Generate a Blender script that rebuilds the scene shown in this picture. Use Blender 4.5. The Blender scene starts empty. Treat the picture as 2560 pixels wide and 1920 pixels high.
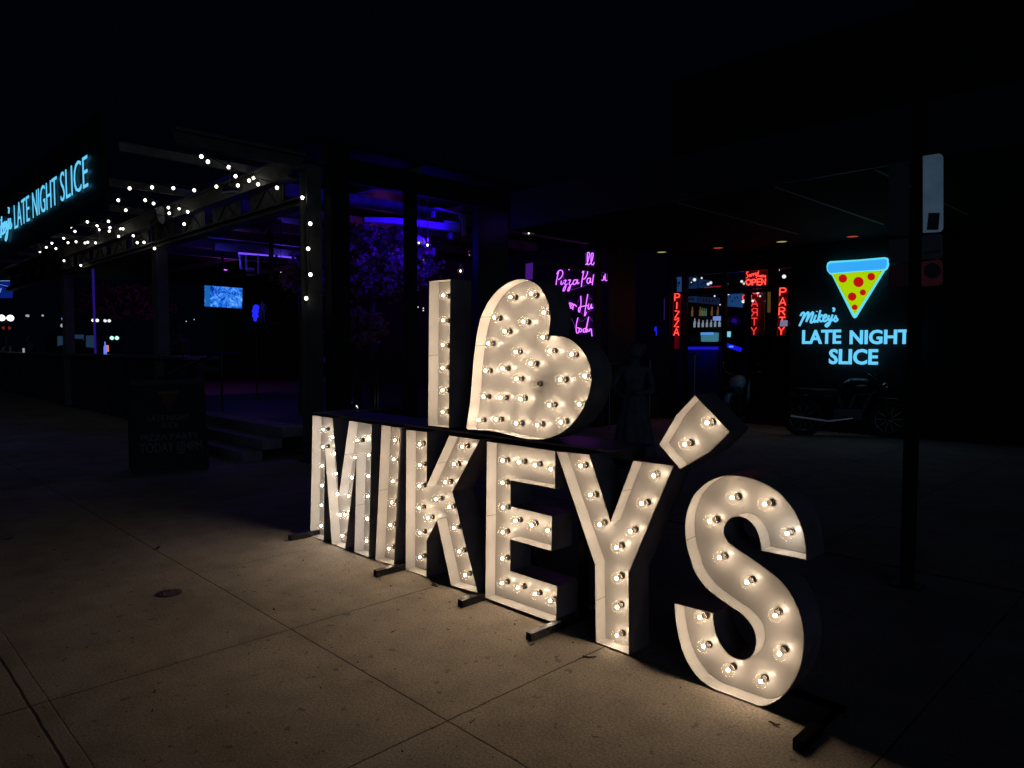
import bpy, bmesh, math, random
from mathutils import Vector, Matrix
random.seed(7)
R = math.radians
sc = bpy.context.scene
COL = sc.collection
# ---------------------------------------------------------------- camera, world, exposure
FPX = 1783.0                                   # focal length in pixels of the 2560 wide photograph
PITCH = math.atan(91 / FPX); YAW = R(44.5); HCAM = 1.6
FWD = Vector((-math.cos(YAW) * math.cos(PITCH), math.sin(YAW) * math.cos(PITCH), -math.sin(PITCH)))
RGT = Vector((math.sin(YAW), math.cos(YAW), 0.0)); UPV = RGT.cross(FWD)
CAM = Vector((0, 0, HCAM))
cd = bpy.data.cameras.new('camera'); cam = bpy.data.objects.new('camera', cd); COL.objects.link(cam)
cd.sensor_width = 36; cd.lens = 36 * FPX / 2560; cd.clip_start = .05; cd.clip_end = 500
m = Matrix((RGT, UPV, -FWD)).transposed().to_4x4(); m.translation = CAM; cam.matrix_world = m
sc.camera = cam
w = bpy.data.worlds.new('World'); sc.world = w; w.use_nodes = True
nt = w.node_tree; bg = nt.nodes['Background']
# night sky: nearly black blue, with a bright patch added behind the viewer to light plates and casings
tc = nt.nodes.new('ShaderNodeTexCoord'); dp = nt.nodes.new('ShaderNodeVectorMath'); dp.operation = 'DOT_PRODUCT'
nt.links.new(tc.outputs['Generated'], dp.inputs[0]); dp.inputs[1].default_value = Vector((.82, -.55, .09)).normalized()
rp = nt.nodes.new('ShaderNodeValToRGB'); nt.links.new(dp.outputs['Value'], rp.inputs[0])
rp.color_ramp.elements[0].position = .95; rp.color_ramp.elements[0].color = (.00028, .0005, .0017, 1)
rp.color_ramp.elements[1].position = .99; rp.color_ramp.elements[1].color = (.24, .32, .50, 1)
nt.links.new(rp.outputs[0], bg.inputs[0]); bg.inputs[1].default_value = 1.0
sc.view_settings.view_transform = 'Standard'; sc.view_settings.look = 'None'
sc.view_settings.exposure = 0; sc.view_settings.gamma = 1
sc.cycles.max_bounces = 8; sc.cycles.transparent_max_bounces = 16
sc.cycles.use_denoising = True
sc.cycles.sample_clamp_indirect = 4

def at(px, py, ax, v):
    """point of the photograph (2560x1920) on the real plane where coordinate ax equals v"""
    d = FWD + RGT * ((px - 1280) / FPX) + UPV * ((960 - py) / FPX)
    return CAM + d * ((v - CAM[ax]) / d[ax])
ZM = dict(A=(700, 1000, 3.457), H=(1040, 660, 3.606), E=(1160, 1060, 2.766), Q=(1600, 960, 3.457), S=(1600, 1380, 3.19),
          L1=(0, 340, 3.456), L2=(400, 360, 3.456), N4=(1260, 500, 4.608), N5=(1600, 560, 4.608), N6=(1900, 340, 3.456),
          Z7=(420, 560, 5.267), Z8=(820, 480, 5.267), F=(0, 0, .864), P=(0, 0, 1.0))
def zz(k, x, y): a, b, s = ZM[k]; return a + x / s, b + y / s
def az(k, x, y, ax, v): return at(*zz(k, x, y), ax, v)

# ---------------------------------------------------------------- materials
MATS = {}
def mat(name, col, rough=.6, metal=0, emit=None, es=1, var=0, vs=8, bump=0, spec=.5):
    if name in MATS: return MATS[name]
    M = bpy.data.materials.new(name); M.use_nodes = True; t = M.node_tree; b = t.nodes['Principled BSDF']
    b.inputs['Base Color'].default_value = (*col, 1); b.inputs['Roughness'].default_value = rough
    b.inputs['Metallic'].default_value = metal; b.inputs['Specular IOR Level'].default_value = spec
    if emit: b.inputs['Emission Color'].default_value = (*emit, 1); b.inputs['Emission Strength'].default_value = es
    if var or bump:
        c = t.nodes.new('ShaderNodeTexCoord'); n = t.nodes.new('ShaderNodeTexNoise'); n.inputs['Scale'].default_value = vs
        n.inputs['Detail'].default_value = 6; t.links.new(c.outputs['Object'], n.inputs['Vector'])
        if var:
            mr = t.nodes.new('ShaderNodeMapRange'); mr.inputs[1].default_value = .3; mr.inputs[2].default_value = .7
            mr.inputs[3].default_value = 1 - var; mr.inputs[4].default_value = 1 + var
            t.links.new(n.outputs['Fac'], mr.inputs[0])
            mx = t.nodes.new('ShaderNodeVectorMath'); mx.operation = 'SCALE'; mx.inputs[0].default_value = col
            t.links.new(mr.outputs[0], mx.inputs['Scale']); t.links.new(mx.outputs[0], b.inputs['Base Color'])
        if bump:
            bp = t.nodes.new('ShaderNodeBump'); bp.inputs['Strength'].default_value = bump; bp.inputs['Distance'].default_value = .01
            t.links.new(n.outputs['Fac'], bp.inputs['Height']); t.links.new(bp.outputs[0], b.inputs['Normal'])
    MATS[name] = M; return M
def emis(name, col, s):
    if name in MATS: return MATS[name]
    M = bpy.data.materials.new(name); M.use_nodes = True; t = M.node_tree
    for n in list(t.nodes): t.nodes.remove(n)
    e = t.nodes.new('ShaderNodeEmission'); e.inputs[0].default_value = (*col, 1); e.inputs[1].default_value = s
    o = t.nodes.new('ShaderNodeOutputMaterial'); t.links.new(e.outputs[0], o.inputs[0]); MATS[name] = M; return M
def glass(name, tint=(1, 1, 1), edge=.55, base=.03, glow=False):
    """thin clear glass: transparent, glossier towards the rim"""
    if name in MATS: return MATS[name]
    M = bpy.data.materials.new(name); M.use_nodes = True; t = M.node_tree
    for n in list(t.nodes): t.nodes.remove(n)
    lw = t.nodes.new('ShaderNodeLayerWeight'); lw.inputs[0].default_value = .5
    pw = t.nodes.new('ShaderNodeMath'); pw.operation = 'POWER'; pw.inputs[1].default_value = 3.2 if glow else 4.0
    ma = t.nodes.new('ShaderNodeMath'); ma.operation = 'MULTIPLY_ADD'; ma.inputs[1].default_value = edge; ma.inputs[2].default_value = base
    tr = t.nodes.new('ShaderNodeBsdfTransparent'); tr.inputs[0].default_value = (*tint, 1)
    gl = t.nodes.new('ShaderNodeBsdfGlossy'); gl.inputs['Roughness'].default_value = .06
    mx = t.nodes.new('ShaderNodeMixShader'); o = t.nodes.new('ShaderNodeOutputMaterial')
    t.links.new(lw.outputs['Facing'], pw.inputs[0]); t.links.new(pw.outputs[0], ma.inputs[0]); t.links.new(ma.outputs[0], mx.inputs[0])
    src = gl
    if glow:                                      # light scattered in the glass itself
        tl = t.nodes.new('ShaderNodeBsdfTranslucent'); tl.inputs[0].default_value = (1, .95, .85, 1)
        m2 = t.nodes.new('ShaderNodeMixShader'); m2.inputs[0].default_value = .5
        t.links.new(gl.outputs[0], m2.inputs[1]); t.links.new(tl.outputs[0], m2.inputs[2]); src = m2
    t.links.new(tr.outputs[0], mx.inputs[1]); t.links.new(src.outputs[0], mx.inputs[2]); t.links.new(mx.outputs[0], o.inputs[0])
    MATS[name] = M; return M

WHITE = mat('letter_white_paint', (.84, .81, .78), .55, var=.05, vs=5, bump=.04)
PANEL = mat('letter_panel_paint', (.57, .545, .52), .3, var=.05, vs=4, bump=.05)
BLACKP = mat('letter_black_paint', (.27, .24, .24), .36, var=.3, vs=6, bump=.1)
STEEL = mat('black_steel', (.02, .02, .022), .35, .6, var=.3, vs=30, bump=.2)
SCUFF = mat('scuffed_steel', (.11, .11, .12), .35, .8, var=.8, vs=40, bump=.3)
SOCK = mat('socket_brown', (.03, .025, .02), .4, spec=.4)
BRASS = mat('socket_collar', (.35, .30, .22), .35, .8)
BULBG = glass('bulb_glass', (1, .985, .95), .42, .018, True)
FIL = emis('filament_glow', (1, .785, .575), 96)
FILC = emis('filament_glow_cool', (1, .86, .72), 92)
FILOFF = mat('dead_filament', (.06, .05, .05), .5)
DARK = mat('dark_painted_steel', (.018, .018, .022), .5, .2, var=.3, vs=10)
WOOD = mat('dark_weathered_timber', (.16, .155, .14), .75, var=.4, vs=6, bump=.3)
BEAMG = mat('grey_painted_beam', (.09, .09, .082), .7, var=.3, vs=5, bump=.25)
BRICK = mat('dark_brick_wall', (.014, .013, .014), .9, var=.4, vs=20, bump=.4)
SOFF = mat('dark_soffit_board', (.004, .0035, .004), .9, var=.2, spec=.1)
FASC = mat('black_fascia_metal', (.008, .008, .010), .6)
CYAN = emis('cyan_lit_letter', (.14, .64, 1.0), 1.0)
CYANR = emis('cyan_lit_rim', (.12, .78, 1.0), .95)
REDN = emis('red_neon_gas', (1, .05, .035), 2.6)
REDE = emis('red_acrylic_edge', (1, .03, .03), .22)
PURN = emis('purple_neon_gas', (.58, .13, 1.0), 2.2)
WBULB = emis('festoon_bulb_glow', (1, .95, .84), 4.5)
GLZ = glass('window_glass', (.9, .92, .95), .35, .02)
LEAF = mat('blossom_pink', (.36, .12, .17), .8, var=.4, vs=3)
TRUNK = mat('bark', (.06, .045, .035), .9, bump=.4, vs=20)
RUB = mat('black_rubber', (.015, .015, .015), .8)
CHROME = mat('chrome', (.14, .14, .145), .2, 1)

# ---------------------------------------------------------------- object helpers
def thing(name, label, cat, loc=(0, 0, 0), rz=0, group=None):
    o = bpy.data.objects.new(name, None); COL.objects.link(o); o.location = loc; o.rotation_euler = (0, 0, rz)
    o.empty_display_size = .05
    o['label'] = label; o['category'] = cat
    if group: o['group'] = group
    return o
def tag(o, label, cat, group=None):
    o['label'] = label; o['category'] = cat
    if group: o['group'] = group
    return o
def W2L(parent):
    if parent is None: return Matrix.Identity(4)
    mm = Matrix.Translation(parent.location) @ parent.rotation_euler.to_matrix().to_4x4()
    q = parent.parent
    while q: mm = Matrix.Translation(q.location) @ q.rotation_euler.to_matrix().to_4x4() @ mm; q = q.parent
    return mm.inverted()
class MB:
    """collects faces in world coordinates (or local ones with build(local=True))"""
    def __init__(s): s.v = []; s.f = []
    def add(s, vs, fs):
        n = len(s.v); s.v += [Vector(v) for v in vs]; s.f += [tuple(i + n for i in f) for f in fs]; return s
    def box(s, a, b):
        x0, x1 = sorted((a[0], b[0])); y0, y1 = sorted((a[1], b[1])); z0, z1 = sorted((a[2], b[2]))
        return s.add([(x0, y0, z0), (x1, y0, z0), (x1, y1, z0), (x0, y1, z0), (x0, y0, z1), (x1, y0, z1), (x1, y1, z1), (x0, y1, z1)],
              [(0, 3, 2, 1), (4, 5, 6, 7), (0, 1, 5, 4), (1, 2, 6, 5), (2, 3, 7, 6), (3, 0, 4, 7)])
    def bar(s, p, q, wd, ht=None):
        p, q = Vector(p), Vector(q); d = (q - p).normalized(); up = Vector((0, 0, 1)) if abs(d.z) < .95 else Vector((0, 1, 0))
        x = d.cross(up).normalized() * wd / 2; y = x.cross(d).normalized() * (ht or wd) / 2
        vs = [p - x - y, p + x - y, p + x + y, p - x + y, q - x - y, q + x - y, q + x + y, q - x + y]
        return s.add(vs, [(0, 3, 2, 1), (4, 5, 6, 7), (0, 1, 5, 4), (1, 2, 6, 5), (2, 3, 7, 6), (3, 0, 4, 7)])
    def tube(s, pts, r, n=6, closed=False):
        pts = [Vector(p) for p in pts]; N = len(pts); rs = r if isinstance(r, (list, tuple)) else [r] * N
        base = len(s.v); ref = None
        for i, p in enumerate(pts):
            a = pts[i - 1] if (i or closed) else p; b = pts[(i + 1) % N] if (i < N - 1 or closed) else p
            d = (b - a); d = d.normalized() if d.length > 1e-9 else Vector((0, 0, 1))
            if ref is None: ref = d.orthogonal().normalized()
            ref = (ref - d * ref.dot(d)); ref = ref.normalized() if ref.length > 1e-6 else d.orthogonal().normalized()
            y = d.cross(ref)
            for k in range(n):
                t = 2 * math.pi * k / n; s.v.append(p + (ref * math.cos(t) + y * math.sin(t)) * rs[i])
        for i in range(N if closed else N - 1):
            for k in range(n):
                a = base + i * n + k; b = base + i * n + (k + 1) % n; j = (i + 1) % N
                s.f.append((a, b, base + j * n + (k + 1) % n, base + j * n + k))
        if not closed:
            s.f.append(tuple(base + k for k in reversed(range(n)))); s.f.append(tuple(base + (N - 1) * n + k for k in range(n)))
        return s
    def cyl(s, p, q, r, n=16, r2=None): return s.tube([p, q], [r, r if r2 is None else r2], n)
    def ball(s, c, r, u=10, v=7, sc_=(1, 1, 1)):
        c = Vector(c); base = len(s.v)
        s.v.append(c + Vector((0, 0, r * sc_[2])))
        for i in range(1, v):
            for k in range(u):
                th = math.pi * i / v; ph = 2 * math.pi * k / u
                s.v.append(c + Vector((r * sc_[0] * math.sin(th) * math.cos(ph), r * sc_[1] * math.sin(th) * math.sin(ph), r * sc_[2] * math.cos(th))))
        s.v.append(c - Vector((0, 0, r * sc_[2]))); last = len(s.v) - 1
        for k in range(u):
            s.f.append((base, base + 1 + k, base + 1 + (k + 1) % u))
            s.f.append((last, base + 1 + (v - 2) * u + (k + 1) % u, base + 1 + (v - 2) * u + k))
            for i in range(v - 2):
                a = base + 1 + i * u; s.f.append((a + k, a + u + k, a + u + (k + 1) % u, a + (k + 1) % u))
        return s
    def quad(s, *p): return s.add(p, [tuple(range(len(p)))])
    def prism(s, pts, d):
        """polygon (world points) extruded by vector d"""
        n = len(pts); d = Vector(d); a = [Vector(p) for p in pts]
        return s.add(a + [p + d for p in a], [tuple(reversed(range(n))), tuple(range(n, 2 * n))] + [(i, (i + 1) % n, n + (i + 1) % n, n + i) for i in range(n)])
    def lathe(s, c, axis, prof, n=16):
        c = Vector(c); axis = Vector(axis).normalized(); x = axis.orthogonal().normalized(); y = axis.cross(x); b = len(s.v)
        for (r, h) in prof:
            for k in range(n):
                t = 2 * math.pi * k / n; s.v.append(c + axis * h + (x * math.cos(t) + y * math.sin(t)) * r)
        for i in range(len(prof) - 1):
            for k in range(n): s.f.append((b + i * n + k, b + i * n + (k + 1) % n, b + (i + 1) * n + (k + 1) % n, b + (i + 1) * n + k))
        return s
    def build(s, name, m_, parent=None, smooth=False, local=False, bevel=0, kind=None):
        me = bpy.data.meshes.new(name); L = Matrix.Identity(4) if local else W2L(parent)
        me.from_pydata([L @ v for v in s.v], [], s.f); me.materials.append(m_); me.validate(); me.update()
        bm = bmesh.new(); bm.from_mesh(me); bmesh.ops.recalc_face_normals(bm, faces=bm.faces); bm.to_mesh(me); bm.free()
        if smooth:
            for p in me.polygons: p.use_smooth = True
        o = bpy.data.objects.new(name, me); COL.objects.link(o)
        if parent: o.parent = parent
        if bevel:
            b = o.modifiers.new('bevel', 'BEVEL'); b.width = bevel; b.segments = 2; b.limit_method = 'ANGLE'
        if kind: o['kind'] = kind
        return o
def copy_tree(o, parent=None):
    c = o.copy(); COL.objects.link(c)
    if parent: c.parent = parent
    for ch in list(o.children): copy_tree(ch, c)
    return c
def text_obj(name, body, origin, xd, ud, height, width, m_, parent, depth=.01, off=0, kind=None):
    """built-in lettering turned into a real mesh of the wanted cap height and width"""
    cu = bpy.data.curves.new('t', 'FONT'); cu.body = body; cu.size = 1; cu.extrude = .5; cu.offset = off; cu.resolution_u = 3
    to = bpy.data.objects.new('t', cu); COL.objects.link(to); bpy.context.view_layer.update()
    me = bpy.data.meshes.new_from_object(to.evaluated_get(bpy.context.evaluated_depsgraph_get()))
    bpy.data.objects.remove(to); bpy.data.curves.remove(cu)
    xs = [v.co.x for v in me.vertices]; ys = [v.co.y for v in me.vertices]
    x0, x1, y0, y1 = min(xs), max(xs), min(ys), max(ys)
    xd, ud, origin = Vector(xd).normalized(), Vector(ud).normalized(), Vector(origin); nd = xd.cross(ud); L = W2L(parent)
    for v in me.vertices:
        c = v.co.copy()
        v.co = L @ (origin + xd * ((c.x - x0) / (x1 - x0) * width) + ud * ((c.y - y0) / (y1 - y0) * height) + nd * (c.z + .5) * depth)
    me.materials.clear(); me.materials.append(m_)
    o = bpy.data.objects.new(name, me); COL.objects.link(o); o.parent = parent; return o
def spot(name, loc, col, power, parent=None, radius=.05, kind='POINT', rot=None, angle=60):
    l = bpy.data.lights.new(name, kind); l.color = col; l.energy = power; l.shadow_soft_size = radius
    if kind == 'SPOT': l.spot_size = R(angle); l.spot_blend = .6
    o = bpy.data.objects.new(name, l); COL.objects.link(o); o.parent = parent; o.location = W2L(parent) @ Vector(loc)
    if rot is not None: o.rotation_euler = Vector(rot).to_track_quat('-Z', 'Y').to_euler()
    return o

# ---------------------------------------------------------------- ground
def concrete():
    M = bpy.data.materials.new('broom_finished_concrete'); M.use_nodes = True; t = M.node_tree; b = t.nodes['Principled BSDF']
    N = t.nodes.new; LK = t.links.new
    c = N('ShaderNodeTexCoord')
    def noise(s, d=5):
        n = N('ShaderNodeTexNoise'); n.inputs['Scale'].default_value = s; n.inputs['Detail'].default_value = d
        LK(c.outputs['Object'], n.inputs['Vector']); return n.outputs['Fac']
    def mth(op, a, bb, cl=False):
        n = N('ShaderNodeMath'); n.operation = op; n.use_clamp = cl
        for i, x in enumerate((a, bb)):
            if x is None: continue
            if isinstance(x, (int, float)): n.inputs[i].default_value = x
            else: LK(x, n.inputs[i])
        return n.outputs[0]
    def rng(x, a, b_, lo, hi):
        n = N('ShaderNodeMapRange'); LK(x, n.inputs[0])
        for i, q in enumerate((a, b_, lo, hi)): n.inputs[i + 1].default_value = q
        return n.outputs[0]
    big, mid, fine, grit = noise(.9), noise(5), noise(90, 4), noise(330, 2)
    sep = N('ShaderNodeSeparateXYZ'); LK(c.outputs['Object'], sep.inputs[0])
    wob = mth('MULTIPLY', mth('SUBTRACT', noise(9, 4), .5), .012)
    def joint(axis, pos, hw, per=None):
        x = mth('ADD', sep.outputs[axis], wob); x = mth('SUBTRACT', x, pos)
        if per: x = mth('PINGPONG', x, per)           # distance to the nearest multiple of 2*per
        else: x = mth('ABSOLUTE', x, None)
        return rng(x, hw * .5, hw * 1.5, 1, 0)
    J = joint(0, -2.322, .0042, .7)
    far_ = rng(sep.outputs[0], -4.41, -4.40, 1, 0); near_ = rng(sep.outputs[1], 1.89, 1.895, 1, 0)
    J = mth('MULTIPLY', J, mth('SUBTRACT', 1, mth('MULTIPLY', far_, near_)))
    J = mth('MULTIPLY', J, rng(sep.outputs[0], -4.41, -4.40, .45, 1))
    J = mth('MAXIMUM', J, joint(1, 1.893, .0042))
    J = mth('MAXIMUM', J, joint(1, .64, .006))
    J2 = mth('MULTIPLY', joint(1, .715, .0035), .55)
    J = mth('MAXIMUM', J, J2); J = mth('MAXIMUM', J, joint(1, 5.6, .02))
    pits = rng(noise(60, 2), .27, .30, 1, 0)
    blot = rng(noise(2.3, 8), .52, .70, 1, .84); spots = rng(noise(17, 2), .66, .70, 1, .6)
    v = mth('MULTIPLY', rng(big, .3, .7, .82, 1.14), rng(mid, .3, .7, .86, 1.12)); v = mth('MULTIPLY', v, mth('MULTIPLY', blot, spots))
    v = mth('MULTIPLY', v, rng(fine, .3, .7, .66, 1.34)); v = mth('MULTIPLY', v, rng(grit, .3, .7, .6, 1.4))
    v = mth('MULTIPLY', v, rng(J, 0, 1, 1, .22)); v = mth('MULTIPLY', v, rng(pits, 0, 1, 1, .35))
    sc2 = N('ShaderNodeVectorMath'); sc2.operation = 'SCALE'; sc2.inputs[0].default_value = (.47, .405, .33); LK(v, sc2.inputs['Scale'])
    LK(sc2.outputs[0], b.inputs['Base Color']); b.inputs['Roughness'].default_value = .9; b.inputs['Specular IOR Level'].default_value = .15
    h = mth('ADD', mth('MULTIPLY', fine, .35), mth('MULTIPLY', J, -1.5)); h = mth('ADD', h, mth('MULTIPLY', mid, .25))
    bp = N('ShaderNodeBump'); bp.inputs['Strength'].default_value = .5; bp.inputs['Distance'].default_value = .004
    LK(h, bp.inputs['Height']); LK(bp.outputs[0], b.inputs['Normal']); return M
CONC = concrete()
MB().quad((-60, -12, 0), (14, -12, 0), (14, 60, 0), (-60, 60, 0)).build('sidewalk', CONC, kind='structure')
ASPH = mat('asphalt', (.045, .045, .05), .85, var=.3, vs=60, bump=.4)
MB().quad((-300, -200, -.13), (200, -200, -.13), (200, 300, -.13), (-300, 300, -.13)).build('ground', ASPH, kind='structure')
MB().box((14, -12, -.12), (14.15, 60, .004)).build('kerb', mat('kerb_concrete', (.3, .3, .29), .8, var=.2), kind='structure')

# ---------------------------------------------------------------- marquee letters
def poly_inset(pts, d):
    n = len(pts); A = sum(pts[i][0] * pts[(i + 1) % n][1] - pts[(i + 1) % n][0] * pts[i][1] for i in range(n)); sg = 1 if A > 0 else -1
    out = []
    for i in range(n):
        p0, p1, p2 = Vector(pts[i - 1]), Vector(pts[i]), Vector(pts[(i + 1) % n])
        e1 = (p1 - p0).normalized(); e2 = (p2 - p1).normalized()
        n1 = Vector((-e1.y, e1.x)) * sg; n2 = Vector((-e2.y, e2.x)) * sg
        b = n1 + n2; b = b.normalized() if b.length > 1e-4 else n1
        k = d / max(.35, b.dot(n1)); out.append((p1.x + b.x * k, p1.y + b.y * k))
    return out
DEP, PAN = .178, .082
def smooth_closed(pts, sharp, sub=3):
    """Catmull-Rom through the traced points, keeping the corners in `sharp`"""
    n = len(pts); out = []
    for i in range(n):
        p0, p1, p2, p3 = pts[i - 1], pts[i], pts[(i + 1) % n], pts[(i + 2) % n]
        if i in sharp: p0 = (2 * p1[0] - p2[0], 2 * p1[1] - p2[1])
        if (i + 1) % n in sharp: p3 = (2 * p2[0] - p1[0], 2 * p2[1] - p1[1])
        for k in range(sub):
            t = k / sub
            out.append(tuple(.5 * (2 * p1[j] + (-p0[j] + p2[j]) * t + (2 * p0[j] - 5 * p1[j] + 4 * p2[j] - p3[j]) * t * t + (-p0[j] + 3 * p1[j] - 3 * p2[j] + p3[j]) * t ** 3) for j in range(2)))
    return out
SEAM = mat('dark_seam', (.10, .08, .06), .8); SCREW = mat('small_screw', (.25, .2, .15), .4, .5)
bulb_proto = {}
def make_bulb(parent, x, z, yp, lit=True, k=0):
    """globe, neck and filament as one bulb part with a socket and filament as sub-parts; yp is the panel plane"""
    key = lit if lit != 2 else 'cool'
    yc = yp - .052
    if key not in bulb_proto:
        g = MB(); prof = []
        for i in range(13):
            th = math.pi * i / 13.6; prof.append((.0305 * math.sin(th), -.0305 * math.cos(th)))
        prof += [(.0125, .034), (.0125, .040)]
        g.lathe((0, 0, 0), (0, 1, 0), prof, 24)
        go = g.build('bulb', BULBG, None, smooth=True, local=True)
        s = MB().lathe((0, 0, 0), (0, 1, 0), [(0, .030), (.0125, .030), (.0135, .034), (.0135, .042), (.0165, .0425), (.0165, .0515), (0, .0515)], 20)
        so = s.build('socket', SOCK, go, smooth=False, local=True)
        c = MB().lathe((0, 0, 0), (0, 1, 0), [(.0142, .035), (.0142, .038)], 20).build('collar', BRASS, go, local=True)
        f = MB()
        if lit: f.ball((0, -.002, 0), .0078, 10, 8)
        else:
            f.tube([(-.006, .028, 0), (-.009, 0, 0), (-.004, -.006, .003), (.004, -.006, -.003), (.009, 0, 0), (.006, .028, 0)], .0012, 5)
        fo = f.build('filament', {True: FIL, 2: FILC}.get(lit, FILOFF), go, smooth=True, local=True)
        if not lit: go['label'] = 'unlit bulb near the middle of the heart'
        bulb_proto[key] = go; go.parent = parent
    else:
        go = copy_tree(bulb_proto[key], parent)
    rx = random.Random(int(x * 1000) + int(z * 777))
    go.location = W2L(parent) @ Vector((x, yc, z)); go.rotation_euler = (rx.uniform(-.13, .13), rx.uniform(-3, 3), rx.uniform(-.13, .13))
    return go
def letter(name, label, cat, outline_px, bulbs_px, y0, zk, sharp=None, unlit=(), zmin=.004, cool=()):
    pts = [az(k, x, y, 1, y0) for (k, x, y) in [(q if len(q) == 3 else (zk, *q)) for q in outline_px]]
    P = [(p.x, max(p.z, zmin)) for p in pts]
    if sharp is not None: P = [(a, max(b, zmin)) for a, b in smooth_closed(P, sharp)]
    cx = sum(p[0] for p in P) / len(P); zb = min(p[1] for p in P)
    root = thing(name, label, cat, (cx, y0 + DEP / 2, zb), group='illuminated marquee letters')
    n = len(P); I1 = poly_inset(P, .0035); I2 = poly_inset(P, .0052)
    sh = MB()                                    # outer black casing: sides and back
    sh.add([(x, y0 + .0012, z) for x, z in P] + [(x, y0 + DEP, z) for x, z in P],
           [(i, (i + 1) % n, n + (i + 1) % n, n + i) for i in range(n)] + [tuple(range(n, 2 * n))])
    sh.build('casing', BLACKP, root)
    wl = MB()                                    # white front rim and inner wall
    wl.add([(x, y0, z) for x, z in P] + [(x, y0, z) for x, z in I1] + [(x, y0 + PAN + .004, z) for x, z in I1],
           [(i, (i + 1) % n, n + (i + 1) % n, n + i) for i in range(n)] + [(n + i, n + (i + 1) % n, 2 * n + (i + 1) % n, 2 * n + i) for i in range(n)])
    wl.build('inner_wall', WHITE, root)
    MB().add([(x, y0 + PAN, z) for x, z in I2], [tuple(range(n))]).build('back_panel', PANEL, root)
    MB().add([(x, y0 + PAN + .006, z) for x, z in I1], [tuple(range(n))]).build('backing_sheet', BLACKP, root)
    rs_ = random.Random(len(P) * 13 + int(cx * 100)); sm = 0; fl = [i for i in range(n)]; rs_.shuffle(fl)
    cyc = Vector((cx, 0, sum(p[1] for p in P) / n))
    for i in fl:                                  # joints of the bent metal strip, drawn as real thin gaps
        a, c = Vector((I1[i][0], 0, I1[i][1])), Vector((I1[(i + 1) % n][0], 0, I1[(i + 1) % n][1])); L_ = (c - a).length
        if L_ < (.3 if n < 20 else .02) or sm >= 3 or abs((c - a).z) < .3 * L_: continue
        d = (c - a) / L_; A2 = sum(P[j][0] * P[(j + 1) % n][1] - P[(j + 1) % n][0] * P[j][1] for j in range(n)); nn_ = Vector((-d.z, 0, d.x)) * (1 if A2 > 0 else -1)
        m_ = a + d * L_ * rs_.uniform(.42, .6) + nn_ * .0008; h = d * .0011; y0_, y1_ = Vector((0, y0 + .001, 0)), Vector((0, y0 + PAN, 0)); k2 = d * rs_.uniform(-.006, .006)
        MB().quad(m_ - h + y0_, m_ + h + y0_, m_ + h + y1_ + k2, m_ - h + y1_ + k2).build('seam', SEAM, root); sm += 1
    sb_ = MB()
    for k, x, y in [(q if len(q) == 3 else (zk, *q)) for q in bulbs_px][::3]:
        p = az(k, x, y, 1, y0 + PAN - .05); dx, dz_ = rs_.uniform(-.03, .03), rs_.choice((-.05, .05)); sb_.ball((p.x + dx, y0 + PAN - .0005, p.z + dz_), .0028, 6, 4)
    sb_.build('screws', SCREW, root)['kind'] = 'stuff'
    for i, q in enumerate(bulbs_px):
        k, x, y = q if len(q) == 3 else (zk, *q)
        p = az(k, x, y, 1, y0 + PAN - .05)
        make_bulb(root, p.x, p.z, y0 + PAN, 2 if i in cool else i not in unlit)
    return root
letter('marquee_letter', 'white lit marquee letter M at the far left end of the lower row', 'light-up letter',
    [(281, 130), (455, 155), (509, 822), (597, 177), (795, 208), (768, 1362), (642, 1315), (662, 482), (563, 1287), (447, 1248), (389, 430), (378, 1218), (260, 1186)],
    [(377, 255), (377, 404), (370, 568), (367, 738), (363, 910), (358, 1087), (458, 320), (475, 464), (488, 636), (500, 812), (525, 992), (670, 350), (650, 497), (624, 670),
     (596, 828), (565, 990), (543, 1172), (768, 320), (770, 478), (766, 658), (762, 832), (758, 1025), (751, 1217)], 2.965, 'A', cool=range(40))
letter('marquee_letter', 'white lit marquee letter I between the M and the K, leaning slightly left', 'light-up letter',
    [(877, 215), (1041, 237), (985, 1432), (823, 1389)],
    [(995, 348), (985, 512), (979, 702), (968, 885), (957, 1080), (944, 1282)], 2.972, 'A')
letter('marquee_letter', 'white lit marquee letter K between the lower I and the E', 'light-up letter',
    [(1090, 255), (1271, 275), (1268, 735), (1462, 304), (1730, 343), (1491, 790), ('P', 1195, 1484), (1478, 1603), (1356, 1045), (1268, 1218), (1267, 1532), (1085, 1468)],
    [(1210, 382), (1212, 560), (1208, 745), (1208, 935), (1212, 1145), (1212, 1358), (1578, 405), (1505, 555), (1432, 710), (1350, 857), (1280, 1020),
     (1465, 925), (1505, 1105), (1553, 1308), (1603, 1512)], 2.995, 'A')
letter('marquee_letter', 'white lit marquee letter E with three arms, between the K and the Y', 'light-up letter',
    [(157, 118), (632, 185), (631, 450), (323, 392), (323, 568), (610, 636), (607, 881), (321, 800), (321, 1015), (645, 1120), (638, 1383), (146, 1204)],
    [(270, 253), (382, 263), (494, 285), (603, 312), (268, 405), (272, 578), (270, 748), (268, 930), (264, 1100), (375, 1132), (493, 1175), (598, 1222),
     (358, 670), (470, 700), (580, 737)], 2.99, 'E')
letter('marquee_letter', 'white lit marquee letter Y between the E and the S', 'light-up letter',
    [(637, 187), (868, 210), (1013, 668), (1170, 250), (1452, 287), (1140, 1030), (1142, 1597), (910, 1511), (903, 970)],
    [(808, 290), (876, 490), (940, 695), (1315, 357), (1230, 550), (1153, 742), (1057, 853), (1057, 1067), (1062, 1265), (1060, 1462)], 2.975, 'E')
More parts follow.
